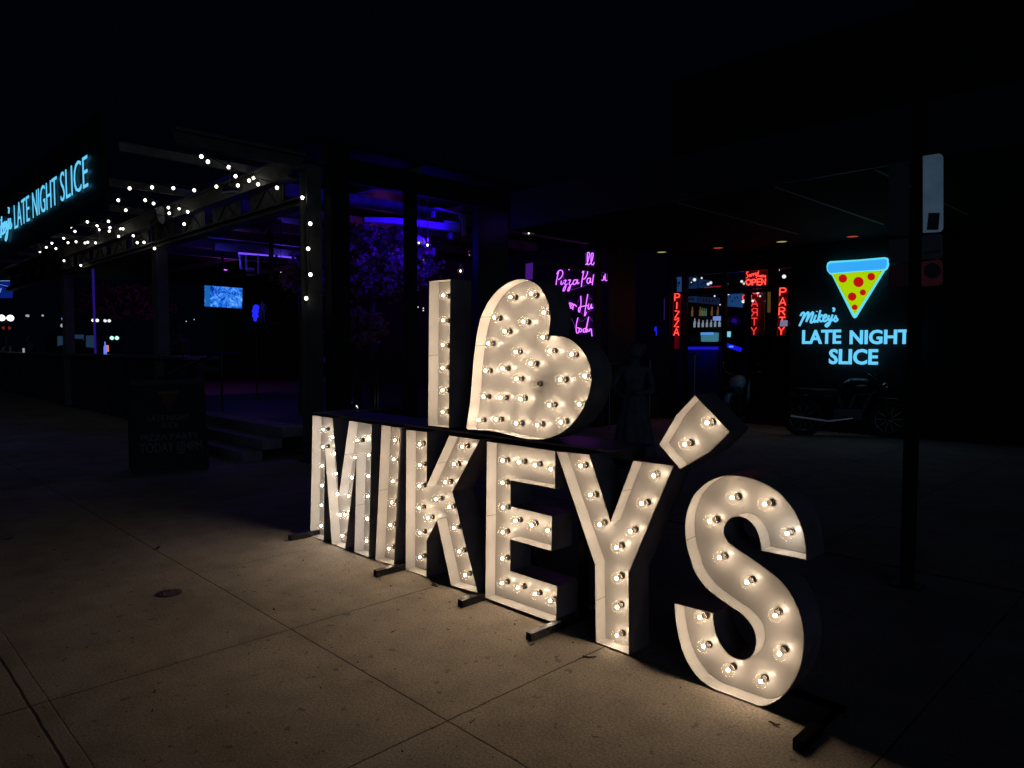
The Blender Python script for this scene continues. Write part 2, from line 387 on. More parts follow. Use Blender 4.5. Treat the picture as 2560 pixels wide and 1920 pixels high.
letter('marquee_apostrophe', 'tilted white lit marquee apostrophe with two bulbs, above the Y and S', 'light-up letter',
    [(475, 92), (780, 412), (700, 495), (600, 592), (345, 740), (162, 522), (312, 265)], [(583, 335), (390, 520)], 2.96, 'Q')
S_up = [(1445, 1528), (1047, 1442), (1040, 1385), (1022, 1310), (990, 1240), (940, 1185), (890, 1157), (835, 1148), (780, 1168), (745, 1210), (730, 1265), (737, 1315), (765, 1360), (810, 1400), (1000, 1530)]
S_lo = [(960, 100), (1060, 175), (1150, 260), (1220, 360), (1270, 470), (1300, 590), (1310, 700), (1300, 820), (1275, 930), (1220, 1050), (1150, 1140), (1090, 1190), (1020, 1222), (940, 1233),
        (860, 1225), (740, 1190), (600, 1120), (480, 1020), (400, 920), (340, 800), (300, 650), (280, 520), (272, 405), (585, 487), (590, 570), (610, 660), (650, 740), (700, 805), (750, 840),
        (810, 855), (860, 845), (900, 805), (918, 750), (922, 700), (905, 620), (865, 555), (800, 490), (740, 450), (600, 350), (520, 280), (440, 170), (395, 60)]
S_l2 = [(450, 1560), (405, 1420), (388, 1290), (390, 1180), (410, 1080), (450, 980), (490, 925), (560, 860), (640, 815), (720, 792), (800, 787), (900, 798), (1000, 825), (1100, 870), (1200, 935),
        (1290, 1030), (1350, 1120), (1400, 1240), (1430, 1370)]
S_all = [('Q', *p) for p in S_up] + [('S', *p) for p in S_lo] + [('Q', *p) for p in S_l2]
i0 = len(S_up) + 22
letter('marquee_letter', 'large white lit marquee letter S nearest the viewer at the right end', 'light-up letter', S_all,
    [(800, 982), (1080, 1038), (607, 1185), (1275, 1290), (690, 1500), ('S', 855, 240), ('S', 1080, 505), ('S', 1115, 810), ('S', 965, 1030), ('S', 705, 940), ('S', 510, 752), ('S', 478, 520)],
    2.955, 'Q', sharp={0, 1, i0, i0 + 1}, cool={3})
letter('marquee_letter', 'white lit marquee letter I standing alone on the upper row, left of the heart', 'light-up letter',
    [(118, 153), (312, 133), (297, 1480), (108, 1458)], [(250, 283), (248, 508), (245, 732), (243, 937), (243, 1138), (243, 1332)], 2.99, 'H')
heart = [(1197, 648), (1205, 580), (1213, 500), (1210, 420), (1190, 340), (1150, 255), (1100, 190), (1030, 147), (950, 133), (870, 148), (780, 197), (700, 270), (640, 358), (590, 460), (562, 560), (545, 650),
         (530, 760), (515, 880), (505, 1010), (495, 1140), (480, 1290), (452, 1473), (464, 1498), (540, 1499), (640, 1505), (740, 1520), (850, 1548), (980, 1577), (1080, 1585), (1170, 1578), (1260, 1550), (1340, 1505),
         (1420, 1430), (1500, 1320), (1550, 1210), (1578, 1100), (1585, 1010), (1570, 920), (1540, 840), (1490, 765), (1430, 705), (1370, 668), (1300, 648), (1240, 643)]
letter('marquee_heart', 'white lit marquee heart leaning to the left, with one dead bulb', 'light-up heart', heart,
    [(855, 298), (1040, 268), (710, 482), (968, 520), (1155, 437), (800, 605), (655, 715), (903, 792), (1145, 662), (1210, 785), (1405, 815), (1035, 895), (630, 960), (783, 940), (908, 1035), (1072, 1078),
     (1302, 1043), (1525, 1010), (610, 1195), (765, 1205), (945, 1218), (1205, 1273), (1475, 1265), (568, 1405), (725, 1400), (905, 1437), (1095, 1452), (1308, 1425)],
    2.99, 'H', sharp={0, 21, 22}, unlit={15})

# frames that carry the letters: foot tube on the ground, upright behind, shelf rail
def stand(px, py, label, m_=STEEL, top=1.03, y1=3.62):
    p = at(px, py, 2, .03)
    r = thing('sign_stand', label, 'stand', (p.x, p.y, 0), group='steel feet of the letter sign')
    b = MB()
    hw = .022                                    # hollow square tube
    b.box((p.x - hw, p.y, .002), (p.x + hw, y1, .006)); b.box((p.x - hw, p.y, .044), (p.x + hw, y1, .048))
    b.box((p.x - hw, p.y, .006), (p.x - hw + .004, y1, .044)); b.box((p.x + hw - .004, p.y, .006), (p.x + hw, y1, .044))
    b.build('foot', m_, r, bevel=.001)
    if top > .5: MB().box((p.x - .02, 3.18, .0485), (p.x + .02, 3.22, top)).build('upright', STEEL, r)
    if top > .5: MB().bar((p.x, 3.5, .05), (p.x, 3.22, .6), .03).build('brace', STEEL, r)
    else: MB().box((p.x - .34, y1 + .22, .01), (p.x + hw, y1 + .245, .035)).box((p.x - .01, y1 + .001, .01), (p.x + .01, y1 + .219, .035)).build('cross_tube', m_, r)
    return r
stand(723, 1343, 'black square steel foot sticking out left of the M')
stand(938, 1432, 'black square steel foot sticking out between the lower I and K')
stand(1150, 1507, 'black square steel foot sticking out between the K and E')
stand(1322, 1590, 'scuffed silver square steel foot sticking out under the right end of the E', SCUFF)
stand(1995, 1862, 'black square steel foot nearly hidden in shadow right of the S', mat('shaded_black_steel', (.003, .003, .0035), 1, spec=.05), .0, 2.93)  # darker steel puts the shadow on this foot into its colour
sr = thing('support_shelf', 'black shelf board running behind the lower row and carrying the heart and upper I', 'shelf', (-4, 3.2, 1.0))
MB().box((-4.2, 3.18, .985), (-2.3, 3.30, 1.0435)).build('board', BLACKP, sr)
MB().box((-5.45, 3.302, .92), (-2.2, 3.34, .984)).build('rail', STEEL, sr)
MB().box((-5.45, 3.0, 1.0445), (-2.3, 3.36, 1.0565)).build('ledge', BLACKP, sr)
# ---------------------------------------------------------------- small things on the pavement
def on_ground(px, py): return at(px, py, 2, 0)
p = on_ground(423, 1484)
lid = thing('valve_lid', 'small round pitted dark metal lid set in the pavement left of the letters', 'lid', p)
b = MB().cyl((p.x, p.y, .0), (p.x, p.y, .008), .075, 28)
b.build('cap', mat('rusty_iron', (.12, .085, .08), .6, .6, var=.8, vs=60, bump=.8), lid)
b = MB()
for k in range(12):
    a = k * math.pi / 6 + random.uniform(-.1, .1); r1 = random.uniform(.03, .066)
    b.ball((p.x + r1 * math.cos(a), p.y + r1 * math.sin(a), .008), random.uniform(.006, .012), 6, 4, (1, 1, .5))
b.build('lug', mat('iron_pale', (.2, .15, .17), .5, .5), lid)
LF = mat('dry_leaf_brown', (.075, .045, .028), .8, var=.5, vs=30)
def leaf(px, py, ln, wd, rz, curl, label):
    p = on_ground(px, py); b = MB(); n = 7; vs = []
    for i in range(n):
        t = i / (n - 1); hw = wd * math.sin(math.pi * min(1, t * .94 + .05)) ** .8; z = .003 + curl * (2 * t - 1) ** 2 + .003 * math.sin(t * 9)
        x = (t - .5) * ln
        for s_ in (-1, 0, 1):
            lx, ly = x, s_ * hw; vs.append((p.x + lx * math.cos(rz) - ly * math.sin(rz), p.y + lx * math.sin(rz) + ly * math.cos(rz), z + abs(s_) * wd * .35))
    fs = [(i * 3 + k, i * 3 + k + 1, i * 3 + k + 4, i * 3 + k + 3) for i in range(n - 1) for k in (0, 1)]
    return tag(b.add(vs, fs).build('dry_leaf', LF), label, 'leaf', 'dry leaves on the pavement')
leaf(392, 1373, .10, .014, -.9, .006, 'largest dry leaf lying across the joint beyond the metal lid')
leaf(22, 1349, .10, .012, -.9, .004, 'dry leaf at the far left edge of the pavement')
leaf(47, 1505, .035, .006, .9, .01, 'small dry leaf at the left edge, level with the metal lid')
leaf(136, 1376, .045, .006, -.9, .004, 'small dry leaf left of the largest leaf')
leaf(385, 1732, .034, .005, -.95, .003, 'dark leaf scrap below the crossing joint at lower left')
leaf(380, 1780, .034, .003, -.6, .003, 'thin leaf scrap nearest the lower left of the pavement')
leaf(684, 1525, .02, .006, -.9, .002, 'tiny leaf scrap above the crossing of the joints')
leaf(565, 1322, .03, .004, -.9, .002, 'thin leaf scrap on the far pavement left of the first steel foot')
leaf(672, 1334, .05, .003, .3, .002, 'slim leaf scrap just left of the first steel foot')
leaf(757, 1403, .03, .006, -1, .003, 'leaf scrap in front of the letter M')
leaf(977, 1466, .015, .005, 0, .002, 'tiny leaf scrap in front of the letter K')
leaf(1287, 1562, .012, .005, 0, .002, 'tiny leaf scrap in front of the letter E')
leaf(1124, 1507, .015, .005, .5, .002, 'tiny leaf scrap left of the foot between K and E')
leaf(1936, 1813, .05, .010, .2, .003, 'dry leaf in the shadow edge below the S')
TW = mat('twig_bark', (.05, .032, .022), .85, bump=.3, vs=60)
def twig(pts, r, label):
    ws = [on_ground(x, y) for x, y in pts]
    b = MB().tube([(q.x, q.y, r + .001) for q in ws], [r * (1 - .4 * i / len(ws)) for i in range(len(ws))], 6)
    return tag(b.build('twig', TW), label, 'twig', 'twigs on the pavement')
twig([(1090, 1463), (1083, 1461), (1079, 1464), (1094, 1469)], .004, 'small hooked twig at the end of the joint left of the K foot')
twig([(1457, 1642), (1474, 1645), (1490, 1644)], .004, 'straight twig on the joint in front of the letter Y')
twig([(1327, 1615), (1335, 1610)], .003, 'short twig in front of the scuffed silver foot')
twig([(979, 1582), (985, 1579), (988, 1577)], .003, 'short dark twig on the slab in front of the K')
twig([(1175, 1810), (1180, 1806), (1187, 1800)], .0025, 'thin bent twig right of the nearest joint crossing')
twig([(1388, 1645), (1396, 1641)], .002, 'tiny twig left of the straight twig')
GUM = mat('grey_gum', (.2, .2, .21), .8, bump=.3)
def gum(px, py, r, label):
    p = on_ground(px, py); b = MB().ball((p.x, p.y, 0), r, 14, 6, (1, .8, .05))
    return tag(b.build('gum_spot', GUM), label, 'gum spot', 'flattened gum on the pavement')
gum(867, 1535, .032, 'grey flattened gum spot on the joint in front of the K')
gum(840, 1674, .018, 'grey flattened gum spot below the long joint')
gb = MB(); rg = random.Random(3)
for i in range(420):
    x = rg.uniform(-9, -.8); y = rg.uniform(.3, 2.9); r_ = rg.choice((.0015, .002, .003, .0045))
    gb.ball((x, y, r_ * .4), r_, 5, 3, (rg.uniform(.6, 1.6), 1, .6))
o = gb.build('grit', mat('dark_grit', (.06, .05, .04), .9, var=.6, vs=5)); o['kind'] = 'stuff'; tag(o, 'dark grit and crumbs scattered over the pavement', 'grit')

# ---------------------------------------------------------------- patio structure (left)
YP, XS, YF = 5.0, -9.0, 13.8                    # patio front plane, side facade plane, main facade plane
DECK = .45
pd = MB().box((-34, YP + .16, .004), (XS - .16, 13.75, DECK)); pd.build('patio_deck', mat('deck_boards', (.05, .045, .04), .7, var=.3, vs=4), kind='structure')
# front counter wall of the patio
cw = thing('patio_wall', 'low dark patio wall with a bar counter on top along the street', 'wall', (-22, YP, 0))
MB().box((-34, YP, .004), (-13.3, YP + .14, 1.38)).build('wall_panel', mat('dark_wall_boards', (.035, .037, .045), .7, var=.35, vs=3, bump=.3), cw)
MB().box((-34, YP - .22, 1.382), (-13.25, YP + .4, 1.44)).build('counter_top', mat('counter_timber', (.10, .10, .11), .45, var=.3, vs=5, bump=.2), cw)
b = MB()
for k in range(17): b.box((-33.5 + k * 1.25, YP - .05, .006), (-33.44 + k * 1.25, YP - .001, 1.38))
b.build('batten', DARK, cw)
# columns
def column(x0, x1, label, top=4.3, y0=YP - .1, y1=YP + .12):
    c = thing('patio_column', label, 'column', ((x0 + x1) / 2, YP, 0), group='steel columns of the patio')
    xm = (x0 + x1) / 2
    MB().box((x0, y0, .004), (x0 + .02, y1, top)).box((x1 - .02, y0, .004), (x1, y1, top)).box((x0 + .02, YP - .01, .004), (x1 - .02, YP + .01, top)).build('flange', BEAMG, c)
    MB().box((x0 - .05, y0 - .05, .004), (x1 + .05, y1 + .05, .02)).build('base_plate', DARK, c)
    MB().box((x0 - .03, y0 - .03, top + .002), (x1 + .03, y1 + .03, top + .03)).build('cap_plate', DARK, c)
    return c
column(-9.18, -8.98, 'corner column of the patio wound with lit festoon bulbs', 4.1)
column(-15.2, -14.95, 'middle patio column left of the screen', 4.1)
column(-22.4, -22.1, 'farthest patio column at the left end of the canopy lights', 4.1)
dc = thing('side_post', 'dark square post right behind the lit corner column', 'column', (-8.9, 5.3, 0))
MB().box((-8.97, 5.15, .004), (-8.79, 5.45, 4.4)).build('post', FASC, dc)
MB().box((-8.99, 5.13, .004), (-8.77, 5.47, .12)).build('plinth', DARK, dc)
# beams along the front
def beam(name, label, x0, x1, z0, z1, y0=YP - .08, y1=YP + .1, m_=BEAMG, cut=True):
    r = thing(name, label, 'beam', ((x0 + x1) / 2, y0, z0))
    MB().box((x0, y0, z0 + .03), (x1, y0 + .012, z1 - .03)).build('web', m_, r)
    MB().box((x0, y0 - .05, z0), (x1, y1, z0 + .029)).box((x0, y0 - .05, z1 - .029), (x1, y1, z1)).build('flange', m_, r)
    return r
beam('canopy_beam', 'long grey upper steel beam under the festoon lights of the patio', -30, -9.45, 4.0, 4.28)
beam('canopy_beam', 'thin grey lower beam between the patio columns, below the cut-out panels', -30, -9.2, 3.56, 3.68)
pa = thing('frieze_panel', 'row of dark patterned panels between the two patio beams', 'panel', (-20, YP, 3.7))
PM = mat('mural_panel', (.09, .09, .09), .8, var=.8, vs=7)
for k in range(14):
    x0 = -29.8 + k * 1.45
    MB().box((x0, YP + .0, 3.70), (x0 + 1.05, YP + .02, 3.985)).build('panel', PM, pa)
    b = MB()
    b.bar((x0 + 1.12, YP, 3.69), (x0 + 1.12, YP, 3.99), .03)
    b.build('strut', DARK, pa)
    for u, v_ in ((.2, .55), (.9, .6)): MB().bar((x0 + u, YP - .012, 3.73), (x0 + v_, YP - .012, 3.96), .02).build('brace', DARK, pa)
# canopy frame reaching out over the pavement and its end beam
cf = thing('canopy_frame', 'open pergola frame holding the festoon lights over the pavement', 'canopy', (-15, 4, 4.3))
MB().box((-9.12, 3.2, 4.04), (-8.98, 4.9, 4.09)).box((-9.12, 3.2, 4.20), (-8.98, 4.9, 4.24)).box((-9.07, 3.2, 4.091), (-9.04, 4.9, 4.199)).build('end_beam', BEAMG, cf)
for k in range(8): MB().bar((-10.8 - k * 2.4, 3.1, 4.34), (-10.8 - k * 2.4, 5.1, 4.34), .06, .12).build('rafter', WOOD, cf)
# fascia with the left lit sign
fs_ = thing('fascia_board', 'black fascia above the pavement carrying the long lit cyan sign', 'fascia', (-20, 3.06, 3.7))
MB().box((-32, 3.03, 3.55), (-11.3, 3.1, 4.95)).build('board', FASC, fs_)
sl = thing('lit_wall_sign', 'long cyan sign at the upper left edge, foreshortened along the fascia', 'sign', (-15, 3.0, 3.9))
pe = at(*zz('L1', 765, 455), 1, 3.0); 
X1 = az('L1', 766, 440, 1, 3.0).x; X0 = az('L1', 122, 700, 1, 3.0).x
Zb, Zt = 3.965, 4.43
def chan(name, body, x0, x1, zb, zt, parent, y, d=.008, off=-.012):
    text_obj(name, body, (x0, y, zb), (1, 0, 0), (0, 0, 1), zt - zb, x1 - x0, CYAN, parent, d, off)
xa = lambda x: az('L1', x, 600, 1, 3.0).x
chan('lettering', 'LATE', xa(122), xa(254), Zb, Zt, sl, 3.0); chan('lettering', 'NIGHT', xa(284), xa(498), Zb, Zt, sl, 3.0); chan('lettering', 'SLICE', xa(530), xa(768), Zb, Zt, sl, 3.0)
def curve_pts(pts, sub=4):
    if len(pts) < 3: return pts
    out = []
    for i in range(len(pts) - 1):
        p0 = pts[max(0, i - 1)]; p1 = pts[i]; p2 = pts[i + 1]; p3 = pts[min(len(pts) - 1, i + 2)]
        for k in range(sub):
            t = k / sub; out.append(tuple(.5 * (2 * p1[j] + (-p0[j] + p2[j]) * t + (2 * p0[j] - 5 * p1[j] + 4 * p2[j] - p3[j]) * t * t + (-p0[j] + 3 * p1[j] - 3 * p2[j] + p3[j]) * t ** 3) for j in range(2)))
    out.append(pts[-1]); return out
MK = [[(350, 1555), (362, 1532), (382, 1528), (372, 1572), (340, 1642)], [(365, 1592), (405, 1530), (420, 1532), (400, 1606)], [(403, 1597), (445, 1530), (460, 1532), (438, 1600), (446, 1612), (464, 1598)],
      [(484, 1545), (466, 1595), (473, 1607), (490, 1592)], [(491, 1518), (493, 1514)], [(522, 1505), (495, 1612)], [(502, 1582), (538, 1543)], [(508, 1572), (524, 1602), (546, 1592)],
      [(546, 1582), (572, 1562), (570, 1545), (553, 1552), (546, 1585), (558, 1602), (590, 1580)], [(598, 1548), (588, 1580), (600, 1590), (620, 1565)], [(628, 1543), (602, 1620), (578, 1646), (567, 1635), (592, 1612), (640, 1582)],
      [(628, 1488), (642, 1494), (634, 1518)], [(640, 1585), (657, 1550), (655, 1565), (670, 1587), (652, 1602), (641, 1592)]]
# Mikey's in script on the left sign: same strokes laid out along the fascia
xs0, xs1 = xa(-75), xa(104)
b = MB()
for st in MK:
    q = curve_pts(st)
    b.tube([(xs0 + (x - 335) / 340 * (xs1 - xs0), 2.985, 4.40 - (y - 1488) / 158 * .62 + (x - 335) / 340 * .06) for x, y in q], .013, 6)
b.build('script_lettering', CYAN, sl)

# festoon bulbs under the canopy
HB = 4.15
B1 = [(1740, 177), (1796, 222), (1975, 268), (2035, 347), (2055, 427), (2152, 385), (2190, 362), (1870, 437), (1678, 469), (1498, 450), (1314, 444), (1120, 452), (1022, 555), (1255, 555), (1327, 583), (900, 622),
      (1087, 641), (815, 668), (1455, 619), (1549, 626), (1462, 667), (1622, 655), (1591, 761), (755, 742), (937, 737), (612, 785), (648, 824), (508, 818), (390, 801), (348, 825), (449, 855), (838, 777), (855, 810),
      (950, 792), (944, 822), (1040, 802), (1062, 802), (1025, 867), (1152, 862), (551, 884), (588, 922), (449, 926), (657, 914), (735, 924), (759, 917), (826, 923), (400, 962), (483, 973), (345, 1000), (1186, 921),
      (1244, 919), (237, 911), (1335, 971), (553, 1078), (698, 1118), (2230, 417), (2393, 447)]
pts = []
for x, y in B1:
    p = az('L1', x, y, 2, HB)
    if p.y > 4.86: p = az('L1', x, y, 1, 4.80)      # these hang in front of the beam
    pts.append(p)
pts.sort(key=lambda p: p.x, reverse=True)
def festoon(label, ps, hang=.07, cable_top=None, vert=False, rad=.024):
    c = sum(ps, Vector()) / len(ps)
    r = thing('festoon_string', label, 'string lights', c, group='festoon light strings of the patio')
    b = MB()
    for i in range(len(ps) - 1):
        a, q = ps[i] + Vector((0, 0, hang)), ps[i + 1] + Vector((0, 0, hang))
        sag = 0 if vert else min(.12, (q - a).length * .06)
        b.tube([a.lerp(q, t / 6) - Vector((0, 0, sag * 4 * (t / 6) * (1 - t / 6))) for t in range(7)], .006, 5)
    b.build('cable', RUB, r)
    proto = None
    for p in ps:
        if proto is None:
            g = MB().ball((0, 0, 0), rad, 12, 9, (1, 1, 1.12)).build('bulb', WBULB, r, smooth=True, local=True)
            MB().cyl((0, 0, rad * .9), (0, 0, hang), .013, 8).build('holder', RUB, g, local=True); proto = g
        else: g = copy_tree(proto, r)
        g.location = W2L(r) @ p
    return r
chunk = [pts[i::1] for i in range(1)][0]
names = ['nearest festoon string of the canopy, beside the corner beam', 'second festoon string from the corner beam', 'third festoon string, above the middle column', 'fourth festoon string, left of the middle column',
         'fifth festoon string, under the lit cyan sign', 'farthest festoon string at the left end of the canopy']
per = math.ceil(len(chunk) / 6)
for i in range(6):
    g = chunk[i * per:(i + 1) * per]; g = sorted(g, key=lambda p: (round(p.x / 1.3), p.y if int(round(p.x / 1.3)) % 2 else -p.y))
    if len(g) > 1: festoon(names[i], g)
cp = [az('L2', x, y, 1, YP - .16) for x, y in [(1232, 463), (1300, 560), (1298, 688), (1280, 905), (1300, 1128), (1263, 1333)]]
cp = [cp[0]] + cp[2:]
festoon('festoon string climbing the corner column', [q for q in cp], .05, vert=True)

# sneakers hanging by their laces from the lights
def sneaker(loc, rz, tilt, label, col):
    r = thing('hanging_sneaker', label, 'shoe', loc, rz, 'sneakers hanging from the canopy'); 
    up = MB(); prof = [(-.14, .045, .10), (-.10, .05, .125), (-.05, .05, .115), (0, .048, .085), (.06, .05, .055), (.11, .045, .04), (.145, .02, .022)]
    n = 10; vs = []
    for x, hw, h in prof:
        for k in range(n): t = math.pi * k / (n - 1); vs.append((x, hw * math.cos(t), .012 + h * math.sin(t)))
    fs = [(i * n + k, i * n + k + 1, (i + 1) * n + k + 1, (i + 1) * n + k) for i in range(len(prof) - 1) for k in range(n - 1)] + [tuple(range(n))]
    up.add(vs, fs).build('upper', mat('sneaker_canvas_' + col, (.02, .02, .03) if col == 'black' else (.3, .3, .32), .8), r, smooth=True, local=True)
    MB().prism([(-.15, -.05, -.012), (-.05, -.045, -.012), (.08, -.055, -.012), (.15, -.02, -.012), (.15, .02, -.012), (.08, .055, -.012), (-.05, .045, -.012), (-.15, .05, -.012)], (0, 0, .025)).build('sole', mat('white_rubber', (.7, .7, .7), .5), r, local=True)
    b = MB()
    for k in range(4): b.tube([(-.02 + .025 * k, -.03, .10 - .012 * k), (-.02 + .025 * k, 0, .115 - .014 * k), (-.02 + .025 * k, .03, .10 - .012 * k)], .004, 5)
    b.tube([(-.02, 0, .11), (-.03, .0, .22), (-.0, 0, .36)], .003, 5); b.build('lace', mat('lace_white', (.6, .6, .6), .8), r, local=True)
    r.rotation_euler = (0, tilt, rz); return r
sneaker(az('L1', 1995, 488, 1, 4.3), .2, .05, 'black high sneaker with white sole hanging nearest the end beam', 'black')
sneaker(az('L1', 830, 850, 1, 4.2), .3, .7, 'pale sneaker tipping forward, hanging over the far column', 'pale')
sneaker(az('L1', 330, 975, 1, 4.2), .1, .5, 'pale sneaker hanging farthest left under the sign', 'pale')
sneaker(az('L1', 1385, 690, 1, 4.6), .3, 1.2, 'pale sneaker hanging nose down by the middle column', 'pale')

# ---------------------------------------------------------------- building: main facade, canopy, side facade
bd = thing('restaurant_building', 'dark brick pizza restaurant building with glazed entrance and flat roof', 'building', (-4, 12, 0))
dl, dr = at(1672, 900, 1, YF).x, at(1975, 900, 1, YF).x        # storefront opening
zt = 3.25; SZ = 3.57                    # heads of the glazing, underside of the canopy
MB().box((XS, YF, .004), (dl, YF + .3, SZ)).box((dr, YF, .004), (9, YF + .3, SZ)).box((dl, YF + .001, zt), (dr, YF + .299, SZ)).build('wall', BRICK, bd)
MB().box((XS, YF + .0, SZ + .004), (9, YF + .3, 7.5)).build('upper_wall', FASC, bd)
MB().box((-8.54, 8.38, SZ + .005), (9, YF - .002, 4.15)).build('entrance_canopy', FASC, bd)
MB().box((-8.54, 8.36, SZ - .01), (9, 8.378, 4.16)).build('canopy_trim', mat('canopy_edge_metal', (.10, .10, .11), .4, .5), bd)
MB().box((-8.52, 8.40, SZ - .015), (9, YF - .004, SZ + .003)).build('soffit', SOFF, bd)
b = MB()
for px, py in ((1687, 506), (1934, 466), (2195, 427)):
    x = at(px, py, 2, SZ - .02).x; b.box((x - .016, 8.42, SZ - .022), (x + .016, 12.2, SZ - .016))
b.build('soffit_joint', mat('pale_joint', (.3, .28, .28), .6), bd)
# side facade posts and lintel (X = XS plane) from the corner column to the inner corner
MB().box((XS - .14, 5.5, 3.97), (XS, YF - .01, 4.3)).build('side_lintel', FASC, bd)
for i, (ya, yb) in enumerate(((6.62, 6.78), (8.05, 8.75))):
    MB().box((XS - .14, ya, .004), (XS, yb, 3.968)).build('side_post', DARK, bd)
for xx0, xx1 in ((1488, 1503), (1521, 1588)): MB().box((XS - .03, at(xx0, 800, 0, XS).y, .004), (XS, at(xx1, 800, 0, XS).y, 3.968)).build('side_post', DARK, bd)
MB().box((XS - .10, at(1345, 650, 0, XS).y, at(1400, 668, 0, XS).z), (XS - .04, at(1488, 650, 0, XS).y, at(1400, 668, 0, XS).z + .07)).build('window_bar', DARK, bd)
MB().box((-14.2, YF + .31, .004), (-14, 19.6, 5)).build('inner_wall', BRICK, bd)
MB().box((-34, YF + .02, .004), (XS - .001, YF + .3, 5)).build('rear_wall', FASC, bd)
MB().box((-34, 5.11, 4.5), (XS - .17, 13.7, 4.56)).build('patio_roof', FASC, bd)
MB().box((-13.99, YF + 5.6, .004), (4, YF + 5.8, 3.6)).build('bar_back_wall', BRICK, bd)
MB().box((-13.99, YF + .302, 3.62), (4, YF + 5.8, 3.7)).build('bar_ceiling', FASC, bd)
MB().box((-13.99, YF + .302, .004), (4, YF + 5.6, .03)).build('bar_floor', mat('dark_floor', (.04, .035, .035), .4), bd)
# low screen wall and glass panels on the side of the patio
gp = thing('glass_railing', 'glass wind screen panels on a dark kerb beside the patio corner', 'railing', (XS, 6, 0))
MB().box((XS - .1, 5.16 + .3, .004), (XS, 6.6, .66)).build('kerb_wall', DARK, gp)
for ya, yb in ((5.5, 6.02), (6.08, 6.58)):
    f = MB(); f.bar((XS - .05, ya, .66), (XS - .05, ya, 1.52), .02); f.bar((XS - .05, yb, .66), (XS - .05, yb, 1.52), .02); f.bar((XS - .05, ya, 1.53), (XS - .05, yb, 1.53), .02)
    fr = f.build('frame', mat('aluminium_edge', (.07, .07, .08), .4, .8), gp)
    MB().box((XS - .055, ya + .012, .67), (XS - .045, yb - .012, 1.515)).build('pane', glass('railing_glass', (.85, .88, .9), .6, .05), fr)
gg = thing('ground_lamp', 'small white lamp cluster glowing behind the bottom of the glass railing', 'lamp', (XS - .3, 5.5, .7))
lp = MB()
for x, y, r_ in ((738, 960, .012), (728, 968, .009), (760, 976, .010), (870, 962, .013), (878, 975, .007)):
    q = Vector(at(640 + x / 3.456, 740 + y / 3.456 - 3, 0, XS - .115)); lp.ball(q, r_, 8, 6)
lp.build('lamp_glass', emis('tiny_white_lamp', (.9, .95, 1), 2.0), gg, smooth=True)
MB().box((XS - .34, 5.45, .50), (XS - .14, 6.5, .665)).build('base', DARK, gg)

# storefront: frames, glass, door
sf = thing('storefront', 'black framed glass entrance with transom, door and side lights', 'storefront', ((dl + dr) / 2, YF, 0))
def X5(x): return at(*zz('N5', x, 900), 1, YF).x
FR = mat('storefront_frame', (.012, .012, .014), .45, .3)
b = MB(); y0, y1 = YF + .06, YF + .14
for a, c in ((335, 345), (475, 520), (930, 972), (1185, 1245), (1500, 1560), (1715, 1735)): b.box((X5(a), y0, .03), (X5(c), y1, zt - .002))
b.build('frame', FR, sf)
b = MB(); zb = 2.79
b.box((X5(522), y0 + .003, zb - .06), (X5(1498), y1 - .003, zb)); b.box((X5(346), y0 + .003, zt - .07), (X5(1714), y1 - .003, zt - .004)); b.build('transom_bar', FR, sf)
for a, c in ((346, 474), (521, 929), (973, 1184), (1246, 1499), (1561, 1714)):
    MB().box((X5(a) + .002, y0 + .03, .05), (X5(c) - .002, y0 + .04, zt - .075)).build('pane', GLZ, sf)
dn = MB().box((X5(521) + .01, y0 - .03, .05), (X5(929) - .01, y0 - .004, .3)).build('door', FR, sf)
MB().bar((X5(915), y0 - .06, .95), (X5(915), y0 - .06, 1.5), .025).build('handle', CHROME, dn)
text_obj('house_number', '1312', (X5(835), YF + .045, az('N5', 900, 690, 1, YF).z + .02), (1, 0, 0), (0, 0, 1), .17, X5(1130) - X5(835), mat('grey_numeral', (.05, .05, .055), .5), sf, .004)

# downlights in the soffit
def downlight(x, y, k, label, col, pw):
    p = az(k, x, y, 2, SZ - .02)
    r = thing('downlight', label, 'ceiling light', p, group='round downlights in the entrance soffit')
    MB().cyl((p.x, p.y, SZ - .022), (p.x, p.y, SZ - .0155), .09, 20).build('lens', emis('lens_' + label[:6], col, .5 if pw > 0 else .1), r)
    MB().lathe((p.x, p.y, SZ - .024), (0, 0, 1), [(.092, .008), (.092, 0), (.11, 0), (.11, .008)], 20).build('trim', DARK, r)
    if pw > 0: spot('lamp', (p.x, p.y, SZ - .06), col, pw * 1.8, r, .03, 'SPOT', (0, .35, -1), 75)
    return r
downlight(250, 323, 'N5', 'yellowish soffit downlight left of the pizza neon', (.75, .68, .22), 1.3)
downlight(1632, 203, 'N5', 'yellowish soffit downlight above the party neon', (.75, .72, .32), 1.3)
downlight(900, 275, 'N5', 'dull red soffit downlight above the house number', (.8, .10, .05), .25)
downlight(800, 868, 'N6', 'dull red soffit downlight above the pizza slice emblem', (.9, .06, .08), .25)

